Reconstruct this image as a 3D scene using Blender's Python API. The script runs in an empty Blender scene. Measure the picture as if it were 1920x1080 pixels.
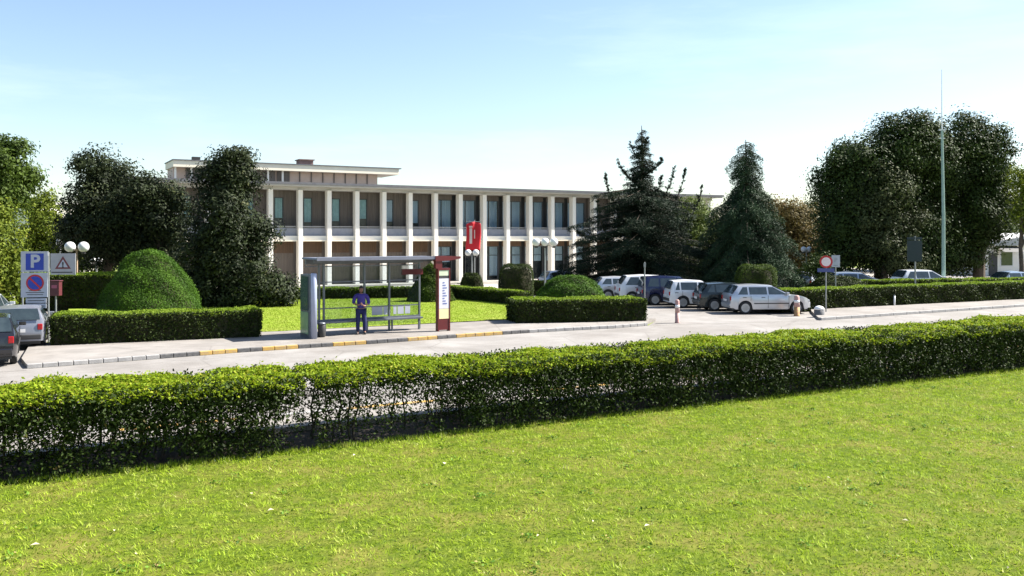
import bpy, bmesh, math, random
import numpy as np
from mathutils import Vector, Matrix
R = math.radians
C = bpy.context.scene.collection
sc = bpy.context.scene
random.seed(7); rng = np.random.default_rng(11)

# ---------------------------------------------------------------- camera, world, sun, exposure
F = 1663.0; HC = 3.7; HZ = 446.0           # focal length in photo pixels, eye height, horizon row
cam = bpy.data.cameras.new('camera'); cam_o = bpy.data.objects.new('camera', cam); C.objects.link(cam_o)
cam_o.location = (0, 0, HC); cam_o.rotation_euler = (R(90), 0, 0)
cam.sensor_width = 36; cam.lens = 36*F/1920; cam.shift_y = -(540-HZ)/1920
cam.clip_start = 0.1; cam.clip_end = 4000
sc.camera = cam_o
SUN_AZ, SUN_EL = 74, 45                     # azimuth clockwise from +Y
world = bpy.data.worlds.new('World'); sc.world = world; world.use_nodes = True
nt = world.node_tree; nt.nodes.clear()
wo = nt.nodes.new('ShaderNodeOutputWorld'); bg = nt.nodes.new('ShaderNodeBackground')
sky = nt.nodes.new('ShaderNodeTexSky'); sky.sky_type = 'NISHITA'; sky.sun_disc = False
sky.sun_elevation = R(SUN_EL); sky.sun_rotation = R(SUN_AZ); sky.air_density = 1.0; sky.dust_density = .7; sky.ozone_density = 1.1
bg.inputs[1].default_value = 0.07
tc = nt.nodes.new('ShaderNodeTexCoord'); mp = nt.nodes.new('ShaderNodeMapping'); mp.inputs['Scale'].default_value = (1.2, 1.2, 7)
mp.inputs['Rotation'].default_value = (0, R(9), 0)
nz = nt.nodes.new('ShaderNodeTexNoise'); nz.inputs['Scale'].default_value = 2.2; nz.inputs['Detail'].default_value = 7; nz.inputs['Roughness'].default_value = .6
cr = nt.nodes.new('ShaderNodeValToRGB'); cr.color_ramp.elements[0].position = .5; cr.color_ramp.elements[1].position = .8
cr.color_ramp.elements[1].color = (.14, .14, .14, 1)
mx = nt.nodes.new('ShaderNodeMixRGB'); mx.inputs[2].default_value = (9, 9.5, 10, 1)
L = nt.links.new
L(tc.outputs['Generated'], mp.inputs[0]); L(mp.outputs[0], nz.inputs[0]); L(nz.outputs[0], cr.inputs[0])
L(cr.outputs[0], mx.inputs[0]); L(sky.outputs[0], mx.inputs[1]); L(mx.outputs[0], bg.inputs[0]); L(bg.outputs[0], wo.inputs[0])
sun = bpy.data.lights.new('sun', 'SUN'); sun.energy = 5; sun.angle = R(.5); sun.color = (1, .95, .87)
sun_o = bpy.data.objects.new('sun', sun); C.objects.link(sun_o)
sd = Vector((math.sin(R(SUN_AZ))*math.cos(R(SUN_EL)), math.cos(R(SUN_AZ))*math.cos(R(SUN_EL)), math.sin(R(SUN_EL))))
sun_o.rotation_euler = sd.to_track_quat('Z', 'Y').to_euler(); sun_o.location = sd*100
sc.view_settings.view_transform = 'Standard'; sc.view_settings.look = 'None'
sc.view_settings.exposure = 1.62; sc.view_settings.gamma = 1
sc.cycles.max_bounces = 6; sc.cycles.transparent_max_bounces = 12; sc.cycles.caustics_reflective = False; sc.cycles.caustics_refractive = False

# ---------------------------------------------------------------- helpers
def G(u, v, z=0):                           # ground point seen at photo pixel (u, v)
    D = F*(HC-z)/(v-HZ); return Vector(((u-960)/F*D, D, z))
def W(u, v, D): return Vector(((u-960)/F*D, D, HC-(v-HZ)*D/F))
def XU(u, D): return (u-960)/F*D
MATS = {}
def mat(name, c1, c2=None, rough=.8, metal=0, scale=3, bump=0, bscale=40, spec=.5, detail=6, stretch=(1,1,1), coat=0, obj=True):
    if name in MATS: return MATS[name]
    m = bpy.data.materials.new(name); m.use_nodes = True; n = m.node_tree; p = n.nodes['Principled BSDF']
    p.inputs['Roughness'].default_value = rough; p.inputs['Metallic'].default_value = metal
    p.inputs['Specular IOR Level'].default_value = spec; p.inputs['Coat Weight'].default_value = coat
    if c2 is None: c2 = tuple(x*.86 for x in c1)
    t = n.nodes.new('ShaderNodeTexCoord'); mm = n.nodes.new('ShaderNodeMapping'); mm.inputs['Scale'].default_value = stretch
    a = n.nodes.new('ShaderNodeTexNoise'); a.inputs['Scale'].default_value = scale; a.inputs['Detail'].default_value = detail; a.inputs['Roughness'].default_value = .65
    r = n.nodes.new('ShaderNodeValToRGB'); r.color_ramp.elements[0].position = .35; r.color_ramp.elements[1].position = .65
    r.color_ramp.elements[0].color = (*c1, 1); r.color_ramp.elements[1].color = (*c2, 1)
    n.links.new(t.outputs['Object'], mm.inputs[0]); n.links.new(mm.outputs[0], a.inputs[0]); n.links.new(a.outputs[0], r.inputs[0]); n.links.new(r.outputs[0], p.inputs['Base Color'])
    if bump:
        b = n.nodes.new('ShaderNodeBump'); b.inputs['Strength'].default_value = bump; b.inputs['Distance'].default_value = .02
        d = n.nodes.new('ShaderNodeTexNoise'); d.inputs['Scale'].default_value = bscale; d.inputs['Detail'].default_value = 4
        n.links.new(t.outputs['Object'], d.inputs[0]); n.links.new(d.outputs[0], b.inputs['Height']); n.links.new(b.outputs[0], p.inputs['Normal'])
    MATS[name] = m; return m
def leafmat(name, ca, cb, cc=None, rough=.5, trans=.35, spec=.4, patch=None):
    rough = max(rough, .62); spec = .14
    """foliage: colour per leaf from the attribute rnd, diffuse + translucent"""
    if name in MATS: return MATS[name]
    m = bpy.data.materials.new(name); m.use_nodes = True; n = m.node_tree; p = n.nodes['Principled BSDF']
    at = n.nodes.new('ShaderNodeAttribute'); at.attribute_name = 'rnd'
    r = n.nodes.new('ShaderNodeValToRGB'); r.color_ramp.elements[0].color = (*ca, 1); r.color_ramp.elements[1].color = (*cb, 1)
    if cc: e = r.color_ramp.elements.new(.86); e.color = (*cb, 1); r.color_ramp.elements[2].color = (*cc, 1); r.color_ramp.elements[2].position = 1; 
    n.links.new(at.outputs['Fac'], r.inputs[0]); col = r.outputs[0]
    if patch:
        t = n.nodes.new('ShaderNodeTexCoord'); a = n.nodes.new('ShaderNodeTexNoise'); a.inputs['Scale'].default_value = patch[0]; a.inputs['Detail'].default_value = 5; a.inputs['Roughness'].default_value = .62
        q = n.nodes.new('ShaderNodeValToRGB'); q.color_ramp.elements[0].position = .50; q.color_ramp.elements[1].position = .80
        x = n.nodes.new('ShaderNodeMixRGB'); x.inputs[2].default_value = (*patch[1], 1)
        n.links.new(t.outputs['Object'], a.inputs[0]); n.links.new(a.outputs[0], q.inputs[0]); n.links.new(q.outputs[0], x.inputs[0]); n.links.new(col, x.inputs[1]); col = x.outputs[0]
    n.links.new(col, p.inputs['Base Color']); p.inputs['Roughness'].default_value = rough; p.inputs['Specular IOR Level'].default_value = spec
    tr = n.nodes.new('ShaderNodeBsdfTranslucent'); n.links.new(col, tr.inputs[0])
    ms = n.nodes.new('ShaderNodeMixShader'); ms.inputs[0].default_value = trans
    n.links.new(p.outputs[0], ms.inputs[1]); n.links.new(tr.outputs[0], ms.inputs[2]); n.links.new(ms.outputs[0], n.nodes['Material Output'].inputs[0])
    MATS[name] = m; return m
def glassmat(name, tint, op=.35, rough=.03):
    if name in MATS: return MATS[name]
    m = bpy.data.materials.new(name); m.use_nodes = True; n = m.node_tree; n.nodes.remove(n.nodes['Principled BSDF'])
    t = n.nodes.new('ShaderNodeBsdfTransparent'); t.inputs[0].default_value = (*tint, 1)
    g = n.nodes.new('ShaderNodeBsdfGlossy'); g.inputs['Roughness'].default_value = rough; g.inputs[0].default_value = (.9, .95, 1, 1)
    lw = n.nodes.new('ShaderNodeLayerWeight'); lw.inputs[0].default_value = op
    ms = n.nodes.new('ShaderNodeMixShader'); n.links.new(lw.outputs['Fresnel'], ms.inputs[0]); n.links.new(t.outputs[0], ms.inputs[1]); n.links.new(g.outputs[0], ms.inputs[2])
    n.links.new(ms.outputs[0], n.nodes['Material Output'].inputs[0]); MATS[name] = m; return m
def tag(o, label=None, cat=None, group=None, kind=None):
    if label: o['label'] = label
    if cat: o['category'] = cat
    if group: o['group'] = group
    if kind: o['kind'] = kind
    return o
def empty(name, loc=(0,0,0), rz=0, label=None, cat=None, group=None):
    o = bpy.data.objects.new(name, None); C.objects.link(o); o.location = loc; o.rotation_euler = (0,0,rz); o.empty_display_size = .2
    return tag(o, label, cat, group)
class MB:
    def __init__(s): s.v = []; s.f = []
    def add(s, vs, fs, M=None):
        b = len(s.v); s.v += [tuple(M @ Vector(p)) if M else tuple(p) for p in vs]; s.f += [tuple(i+b for i in f) for f in fs]; return s
    def box(s, x0, x1, y0, y1, z0, z1, M=None):
        return s.add([(x0,y0,z0),(x1,y0,z0),(x1,y1,z0),(x0,y1,z0),(x0,y0,z1),(x1,y0,z1),(x1,y1,z1),(x0,y1,z1)],
            [(0,3,2,1),(4,5,6,7),(0,1,5,4),(1,2,6,5),(2,3,7,6),(3,0,4,7)], M)
    def tube(s, pts, rad, n=8, cap=True):
        pts = [Vector(p) for p in pts]; rad = rad if hasattr(rad, '__len__') else [rad]*len(pts); b = len(s.v); up = None
        for i, p in enumerate(pts):
            d = (pts[min(i+1, len(pts)-1)]-pts[max(i-1, 0)]).normalized()
            if up is None or abs(up.dot(d)) > .95: up = Vector((0,0,1)) if abs(d.z) < .9 else Vector((1,0,0))
            a = d.cross(up).normalized(); c = a.cross(d); up = c
            for k in range(n): t = 2*math.pi*k/n; s.v.append(tuple(p+(a*math.cos(t)+c*math.sin(t))*rad[i]))
        for i in range(len(pts)-1):
            for k in range(n): s.f.append((b+i*n+k, b+i*n+(k+1)%n, b+(i+1)*n+(k+1)%n, b+(i+1)*n+k))
        if cap: s.f.append(tuple(b+k for k in range(n-1, -1, -1))); s.f.append(tuple(b+(len(pts)-1)*n+k for k in range(n)))
        return s
    def lathe(s, prof, n=20, M=None):        # prof: (r, z)
        vs = [(r*math.cos(2*math.pi*k/n), r*math.sin(2*math.pi*k/n), z) for r, z in prof for k in range(n)]
        fs = [(i*n+k, i*n+(k+1)%n, (i+1)*n+(k+1)%n, (i+1)*n+k) for i in range(len(prof)-1) for k in range(n)]
        fs += [tuple(range(n-1, -1, -1)), tuple((len(prof)-1)*n+k for k in range(n))]
        return s.add(vs, fs, M)
    def prism(s, poly, y0, y1, M=None):      # poly in xz, extruded along y
        n = len(poly); vs = [(x, y0, z) for x, z in poly]+[(x, y1, z) for x, z in poly]
        return s.add(vs, [tuple(range(n)), tuple(range(2*n-1, n-1, -1))]+[(i, i+n, (i+1)%n+n, (i+1)%n) for i in range(n)], M)
    def slab(s, poly, z0, z1):               # poly in xy
        n = len(poly); vs = [(p[0], p[1], z0) for p in poly]+[(p[0], p[1], z1) for p in poly]
        return s.add(vs, [tuple(range(n-1, -1, -1)), tuple(range(n, 2*n))]+[(i, (i+1)%n, (i+1)%n+n, i+n) for i in range(n)])
    def build(s, name, m, parent=None, smooth=False, bevel=0, label=None):
        me = bpy.data.meshes.new(name); me.from_pydata(s.v, [], s.f); me.validate()
        bm = bmesh.new(); bm.from_mesh(me); bmesh.ops.recalc_face_normals(bm, faces=bm.faces); bm.to_mesh(me); bm.free()
        me.materials.append(m)
        if smooth: me.polygons.foreach_set('use_smooth', [True]*len(me.polygons))
        o = bpy.data.objects.new(name, me); C.objects.link(o)
        if parent: o.parent = parent
        if bevel:
            b = o.modifiers.new('bevel', 'BEVEL'); b.width = bevel; b.segments = 2; b.limit_method = 'ANGLE'
        if label: o['label'] = label
        return o
def sphere_mb(c, r, n=14):
    return MB().lathe([(max(r[0]*math.sin(math.pi*i/n), .002), r[1]*-math.cos(math.pi*i/n)) for i in range(n+1)], 18, Matrix.Translation(c))
def kids(o): return [x for x in bpy.data.objects if x.parent == o]
def copy_tree(o, parent=None):
    c = o.copy(); C.objects.link(c); c.parent = parent
    for ch in kids(o): copy_tree(ch, c)
    return c
def quads(name, P, A, B, rnd, m, parent=None, smooth=False, tri=False):
    """N leaves: centre P, half axes A (length) and B (width); rhombus"""
    N = len(P)
    if tri: V = np.stack([P-B, P+B, P+A], 1); k = 3
    else: V = np.stack([P-A, P-B*1.0+A*.1, P+A, P+B*1.0+A*.1], 1); k = 4
    me = bpy.data.meshes.new(name); me.vertices.add(N*k); me.vertices.foreach_set('co', V.astype(np.float32).ravel())
    me.loops.add(N*k); me.loops.foreach_set('vertex_index', np.arange(N*k, dtype=np.int32))
    me.polygons.add(N); me.polygons.foreach_set('loop_start', np.arange(0, N*k, k, dtype=np.int32))
    try: me.polygons.foreach_set('loop_total', np.full(N, k, dtype=np.int32))
    except Exception: pass
    me.update(calc_edges=True)
    a = me.attributes.new('rnd', 'FLOAT', 'FACE'); a.data.foreach_set('value', np.clip(rnd, 0, 1).astype(np.float32))
    me.materials.append(m); o = bpy.data.objects.new(name, me); C.objects.link(o)
    if parent: o.parent = parent
    return o
def unit(v): return v/np.maximum(np.linalg.norm(v, axis=1, keepdims=True), 1e-6)
def leafcloud(name, P, size, m, parent=None, N=None, up=.4, rnd=None, aspect=.5, spread=.9, droop=0):
    """leaves at P facing roughly N (outwards); size mean half-length"""
    n = len(P)
    nn = rng.normal(size=(n, 3))*spread
    if N is not None: nn += N
    nn[:, 2] += up; nn = unit(nn)
    t = unit(np.cross(nn, rng.normal(size=(n, 3))))
    if droop: t[:, 2] -= droop; t = unit(t)
    b = unit(np.cross(nn, t)); s = size*rng.uniform(.6, 1.35, (n, 1))
    if rnd is None: rnd = rng.random(n)
    return quads(name, P, t*s, b*s*aspect, rnd, m, parent)
def clumps(lobes, per_m2, n_leaf, sig, inner=.25, flat=.8):
    per_m2 *= .55; n_leaf = int(n_leaf*2.1); sig *= 1.12
    """leaf positions in clumps on ellipsoid lobes. lobes: (cx,cy,cz,rx,ry,rz)"""
    Ps, Ns, Rs = [], [], []
    for (cx, cy, cz, rx, ry, rz) in lobes:
        area = 4*math.pi*((rx*ry+rx*rz+ry*rz)/3); k = max(6, int(area*per_m2))
        d = unit(rng.normal(size=(k, 3))); rr = np.where(rng.random(k) < inner, rng.uniform(.3, .8, k), rng.uniform(.80, 1.13, k))[:, None]
        c = np.array([cx, cy, cz])+d*rr*np.array([rx, ry, rz])
        cv = rng.random(k)
        sg = sig*rng.uniform(.6, 1.4, (k, 1, 1))
        off = np.clip(rng.normal(size=(k, n_leaf, 3)), -1.4, 1.4)*sg*np.array([1, 1, flat])
        p = c[:, None, :]+off
        nn = d[:, None, :]*.7+off/sg*.75
        Ps.append(p.reshape(-1, 3)); Ns.append(nn.reshape(-1, 3)); Rs.append((cv[:, None]*.55+rng.random((k, n_leaf))*.45).ravel())
    P = np.concatenate(Ps); N = np.concatenate(Ns); Rr = np.concatenate(Rs); ok = P[:, 2] > .05
    return P[ok], N[ok], Rr[ok]

# ---------------------------------------------------------------- materials
M_asph = mat('asphalt', (.205,.192,.178), (.26,.245,.23), .9, scale=.6, bump=.3, bscale=60)
M_pave = mat('pavement_concrete', (.20,.185,.17), (.27,.25,.23), .9, scale=1.2, bump=.2)
M_plaza = mat('plaza_stone', (.32,.30,.26), (.40,.375,.33), .85, scale=.8)
M_kerb = mat('kerb_stone', (.33,.32,.31), (.24,.235,.23), .9, scale=4, bump=.3)
M_soil_shaded = mat('shaded_soil', (.018,.013,.009), (.040,.028,.018), 1, scale=5, bump=.8, bscale=25)  # earth tone lowered to carry the shadow at the hedge foot
M_white = mat('white_plaster', (.87,.83,.76), (.81,.77,.69), .7, scale=.7)
M_cream = mat('cream_plaster', (.86,.79,.64), (.80,.72,.57), .8, scale=.8)
M_brown = mat('brown_panel', (.165,.14,.12), (.12,.10,.088), .7, scale=1.5, stretch=(6,6,.3))
M_wood = mat('orange_wood', (.13,.075,.042), (.09,.055,.032), .6, scale=2, stretch=(6,6,.4))
M_tan = mat('tan_brick', (.66,.51,.42), (.58,.44,.36), .85, scale=2)
M_greyp = mat('blue_grey_panel', (.30,.31,.35), (.24,.25,.29), .5, scale=2)
M_roof = mat('dark_roof_edge', (.10,.10,.115), (.14,.14,.15), .6, scale=3)
M_fascia = mat('grey_fascia', (.50,.49,.47), (.44,.43,.42), .7, scale=1)
M_dark = mat('dark_interior', (.02,.022,.025), (.035,.035,.035), .8)
M_glass = glassmat('window_glass', (.82,.88,.90), .22)
M_sglass = glassmat('shelter_glass', (.80,.85,.88), .24)
M_curt = mat('pale_curtain', (.86,.90,.95), (.66,.72,.80), .9, scale=9, stretch=(8,8,.1))
M_blind = mat('green_blind', (.62,.82,.78), (.50,.68,.66), .8, scale=4)
M_frame = mat('window_frame', (.08,.085,.09), (.06,.06,.065), .5)
M_steel = mat('shelter_steel', (.16,.175,.20), (.12,.13,.15), .45, .4, scale=4)
M_blue_steel = mat('blue_grey_steel', (.36,.40,.52), (.30,.34,.46), .4, .1, scale=2)
M_red = mat('dark_red_paint', (.11,.008,.010), (.08,.007,.009), .4, scale=3)
M_flag = mat('red_cloth', (.62,.02,.03), (.50,.015,.025), .8, scale=2)
M_wp = mat('white_paint', (.78,.78,.78), (.70,.70,.70), .5, scale=5)
M_yel = mat('yellow_kerb_paint', (.50,.30,.05), (.30,.22,.12), .8, scale=5)
M_blk = mat('black_kerb_paint', (.06,.06,.065), (.13,.125,.12), .8, scale=7)
M_sgrey = mat('sign_grey_white', (.42,.44,.50), (.36,.38,.44), .5, scale=3)
M_sblue = mat('sign_blue', (.008,.04,.36), (.008,.035,.30), .4)
M_sred = mat('sign_red', (.45,.015,.02), (.38,.012,.02), .4)
M_pole = mat('galvanised_pole', (.30,.31,.31), (.24,.25,.25), .5, .5, scale=6)
M_globe = mat('milky_globe', (.70,.70,.70), (.66,.66,.66), .35)
M_bark = mat('bark', (.07,.05,.035), (.12,.09,.065), .95, scale=4, stretch=(3,3,.5), bump=.8, bscale=14)
M_tyre = mat('tyre_rubber', (.018,.018,.018), (.03,.03,.03), .85)
M_rim = mat('alloy_rim', (.45,.46,.48), (.38,.39,.40), .35, .7)
M_cglass = mat('car_glass', (.02,.03,.035), (.035,.05,.055), .06, spec=.9)
M_trim = mat('black_trim', (.03,.03,.032), (.045,.045,.045), .6)
M_tail = mat('tail_lens', (.35,.01,.015), (.28,.01,.012), .2)
M_head = mat('headlamp_lens', (.6,.62,.65), (.45,.47,.5), .1, spec=.8)
LF_hedge = leafmat('hedge_leaves_shaded', (.005,.010,.002), (.042,.070,.010), (.09,.06,.02), .4, .16)  # side and inner leaves darkened in colour for the unlit hedge face
LF_htop = leafmat('hedge_top_leaves_lit', (.11,.18,.008), (.27,.35,.016), (.34,.30,.04), .5, .38)  # young top growth, with sunlight also put into its colour
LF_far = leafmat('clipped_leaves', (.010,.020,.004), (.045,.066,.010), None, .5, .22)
LF_fartop = leafmat('clipped_top_leaves_lit', (.11,.18,.015), (.22,.30,.025), None, .5, .35)  # lit copy of the clipped leaves, sunlight put into the colour
LF_yew = leafmat('yew_needles', (.025,.065,.006), (.085,.17,.014), None, .6, .25)
LF_mag = leafmat('magnolia_leaves', (.004,.008,.004), (.030,.042,.013), (.11,.11,.045), .42, .10, .35)  # palest leaf tone stands in for sunlit patches on the crown
LF_oak = leafmat('broad_leaves', (.007,.014,.004), (.050,.080,.014), (.07,.085,.02), .5, .15, .3)
LF_lime = leafmat('light_leaves', (.045,.075,.008), (.17,.21,.02), (.24,.23,.04), .5, .3)
LF_mid = leafmat('mid_green_leaves', (.018,.036,.006), (.085,.13,.016), None, .5, .3)
LF_ced = leafmat('cedar_needles', (.005,.010,.005), (.020,.036,.017), (.035,.05,.03), .6, .10, .3)
LF_deo = leafmat('deodar_needles', (.006,.016,.009), (.042,.076,.034), (.08,.13,.065), .6, .10, .3)
LF_rust = leafmat('rust_leaves', (.07,.06,.02), (.16,.12,.035), (.20,.09,.05), .6, .3)
LF_grass = leafmat('grass_blades', (.085,.155,.010), (.36,.48,.030), (.56,.54,.26), .6, .38, patch=(3.6, (.42,.40,.11)))
LF_grass2 = leafmat('far_grass_blades', (.15,.23,.015), (.27,.34,.025), (.36,.38,.10), .6, .32, patch=(.5, (.28,.30,.06)))
def lawnmat(name, a, b, c):
    m = bpy.data.materials.new(name); m.use_nodes = True; n = m.node_tree; p = n.nodes['Principled BSDF']; p.inputs['Roughness'].default_value = 1; p.inputs['Specular IOR Level'].default_value = .1
    t = n.nodes.new('ShaderNodeTexCoord')
    def ns(s, e0, e1):
        x = n.nodes.new('ShaderNodeTexNoise'); x.inputs['Scale'].default_value = s; x.inputs['Detail'].default_value = 6; x.inputs['Roughness'].default_value = .7
        q = n.nodes.new('ShaderNodeValToRGB'); q.color_ramp.elements[0].position = e0; q.color_ramp.elements[1].position = e1
        n.links.new(t.outputs['Object'], x.inputs[0]); n.links.new(x.outputs[0], q.inputs[0]); return q.outputs[0]
    x1 = n.nodes.new('ShaderNodeMixRGB'); x1.inputs[1].default_value = (*a, 1); x1.inputs[2].default_value = (*b, 1); n.links.new(ns(9, .35, .65), x1.inputs[0])
    x2 = n.nodes.new('ShaderNodeMixRGB'); x2.inputs[2].default_value = (*c, 1); n.links.new(x1.outputs[0], x2.inputs[1]); n.links.new(ns(.8, .45, .75), x2.inputs[0])
    n.links.new(x2.outputs[0], p.inputs['Base Color']); MATS[name] = m; return m
M_lawn = lawnmat('lawn_ground', (.035,.06,.006), (.12,.16,.012), (.17,.14,.04))
M_lawn2 = lawnmat('far_lawn_ground', (.14,.21,.018), (.21,.28,.028), (.25,.27,.06))
M_land = lawnmat('land', (.12,.18,.03), (.17,.22,.04), (.2,.19,.08))

def worn(m, crack=True):
    n = m.node_tree; p = n.nodes['Principled BSDF']; lk = p.inputs['Base Color'].links[0]; src = lk.from_socket
    t = n.nodes.new('ShaderNodeTexCoord'); a = n.nodes.new('ShaderNodeTexNoise'); a.inputs['Scale'].default_value = .22; a.inputs['Detail'].default_value = 8; a.inputs['Roughness'].default_value = .7; a.inputs['Distortion'].default_value = .6
    q = n.nodes.new('ShaderNodeValToRGB'); q.color_ramp.elements[0].position = .42; q.color_ramp.elements[0].color = (.78,.76,.74,1); q.color_ramp.elements[1].position = .60
    x = n.nodes.new('ShaderNodeMixRGB'); x.blend_type = 'MULTIPLY'; x.inputs[0].default_value = 1; n.links.new(t.outputs['Object'], a.inputs[0]); n.links.new(a.outputs[0], q.inputs[0]); n.links.new(src, x.inputs[1]); n.links.new(q.outputs[0], x.inputs[2])
    v = n.nodes.new('ShaderNodeTexVoronoi'); v.feature = 'DISTANCE_TO_EDGE'; v.inputs['Scale'].default_value = .28; w = n.nodes.new('ShaderNodeTexNoise'); w.inputs['Scale'].default_value = 1.5; w.inputs['Detail'].default_value = 5
    ad_ = n.nodes.new('ShaderNodeVectorMath'); ad_.operation = 'ADD'; n.links.new(t.outputs['Object'], ad_.inputs[0]); n.links.new(w.outputs['Color'], ad_.inputs[1]); n.links.new(ad_.outputs[0], v.inputs['Vector'])
    z = n.nodes.new('ShaderNodeValToRGB'); z.color_ramp.elements[0].position = .004; z.color_ramp.elements[0].color = (.5,.48,.46,1); z.color_ramp.elements[1].position = .012
    n.links.new(v.outputs['Distance'], z.inputs[0]); y = n.nodes.new('ShaderNodeMixRGB'); y.blend_type = 'MULTIPLY'; y.inputs[0].default_value = .3; n.links.new(x.outputs[0], y.inputs[1]); n.links.new(z.outputs[0], y.inputs[2]); n.links.new(y.outputs[0], p.inputs['Base Color'])
worn(M_asph); worn(M_pave)
# ---------------------------------------------------------------- setting: ground, road, pavements, lawns
def sheet(name, poly, z, m, label=None):
    o = MB().add([(p[0], p[1], z) for p in poly], [tuple(range(len(poly)))]).build(name, m); o['kind'] = 'structure'
    if label: o['label'] = label
    if o.data.polygons[0].normal.z < 0: o.data.flip_normals()
    return o
sheet('ground', [(-1500,-300),(1500,-300),(1500,2500),(-1500,2500)], 0, M_land)
kdir = Vector((.85, .527, 0)).normalized(); kn = Vector((-kdir.y, kdir.x, 0))
kerb = [Vector((-30, 14.7, 0)), G(50,692), G(180,682), G(300,673), G(440,662), G(560,654), G(700,645), G(880,632), G(1000,624), G(1150,616), G(1215,611)]
kerbR = [G(1540,601), G(1600,597), G(1700,590), G(1920,575), Vector((60, 66.5, 0))]
hd = (G(1920,695)-G(0,915)).normalized(); hn = Vector((-hd.y, hd.x, 0)); h0 = G(0,915)     # front hedge front line
nk = [h0-hd*40+hn*3.0, h0+hd*60+hn*3.0]        # near kerb of the road
far = [Vector((-30,14.7,0))]+kerb[1:]
sheet('road', [nk[0], nk[1], kerbR[-1]+kn*.1, *reversed(kerbR[:-1]), kerb[-1], *reversed(kerb[:-1])], .004, M_asph)
# parking forecourt (asphalt) on the right and left side parking lane
sheet('parking_lot', [kerb[-1], kerbR[0], (14.6,42.5), (16,46), (45,62), (70,90), (10,90), (-2,60), (2.5,44), (6.4,39.5)], .008, M_asph)
sheet('side_street', [(-30,14.7), G(50,692)+Vector((.15,-.25,0)), G(50,692)+Vector((-.3,.9,0)), (-15.6,28.6), (-16.5,31.5), (-22,46), (-46,60), (-60,30)], .008, M_asph)
sheet('forecourt', [(-40,44), (-14,52), (-4,54.5), (1,49), (4,60), (20,78), (60,100), (40,110), (-20,74), (-45,56)], .012, M_plaza)
midlawn = [(-16.3,31.4), (-9.0,33.9), (.2,39.2), (1.6,42), (0,48.5), (-4,53), (-14,51), (-24,48), (-20,40)]
sheet('middle_lawn', midlawn, .135, M_lawn2)
# pavement behind the far kerb, with kerb stones
def strip(name, line, w0, w1, z0, z1, m, parent=None, n=kn):
    b = MB()
    for a, c in zip(line[:-1], line[1:]): b.slab([a+n*w0, c+n*w0, c+n*w1, a+n*w1], z0, z1)
    return b.build(name, m, parent)
pv = MB().slab([*(p+kn*.15 for p in kerb[1:]), (6.4,39.5), (.2,38.9), (-9.05,33.9), (-15.4,31.2), (-16.2,29.8), (-14.6,26.4)], 0, .125).build('pavement', M_pave); tag(pv, kind='structure')
pv2 = MB().slab([*(p+kn*.15 for p in kerbR), (60,71), (30,53.2), (15.2,45.2), (14.6,43.2)], 0, .125).build('pavement', M_pave); tag(pv2, kind='structure')
pv3 = MB().slab([nk[0]-hn*.15, nk[1]-hn*.15, nk[1]-hn*1.3, nk[0]-hn*1.3], 0, .11).build('pavement', M_pave); tag(pv3, kind='structure')
def kerbstones(name, line, n, first, mats, seglen, w=.15, h=.13):
    """individual painted runs laid end to end; mats(i) -> material for run i"""
    total = [0]
    for a, c in zip(line[:-1], line[1:]): total.append(total[-1]+(c-a).length)
    def at(s):
        for i in range(len(line)-1):
            if s <= total[i+1] or i == len(line)-2: return line[i].lerp(line[i+1], (s-total[i])/(total[i+1]-total[i]))
    s = 0; i = 0; runs = {}
    while s < total[-1]-.01:
        e = min(s+seglen, total[-1]); m = mats(at((s+e)/2), i); b = runs.setdefault(m.name, MB())
        k = max(1, int((e-s)/1.0))
        for j in range(k):
            a, c = at(s+(e-s)*j/k), at(s+(e-s)*(j+1)/k); d = (c-a).normalized()*.008; b.slab([a+d, c-d, c-d+n*w, a+d+n*w], 0, h)
        s = e; i += 1
    for k, b in runs.items(): tag(b.build(name, MATS[k], bevel=.015), kind='structure')
def kcol(p, i):
    u = 960+F*p.x/p.y
    if u < 300: return M_kerb
    for a, c in ((368,437),(500,565),(622,692),(760,812),(862,935)):
        if a <= u <= c: return M_yel
    if u < 1000: return M_blk
    return M_kerb
kerbstones('kerb', kerb[1:], kn, 0, kcol, .4)
kerbstones('kerb', kerbR, kn, 0, lambda p, i: M_kerb, 3)
kerbstones('kerb', nk, -hn, 0, lambda p, i: (M_yel if (i % 2) else M_kerb), 2.2)
# front lawn with an earth strip under the hedge, darkened in colour as its shadow
fl = sheet('lawn', [h0-hd*40+hn*.1, h0+hd*60+hn*.1, (90,-40), (-70,-40)], .012, M_lawn)
sheet('shaded_soil_strip', [h0-hd*40+hn*.12, h0+hd*60+hn*.12, h0+hd*60+hn*1.75, h0-hd*40+hn*1.75], .016, M_soil_shaded)

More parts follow.
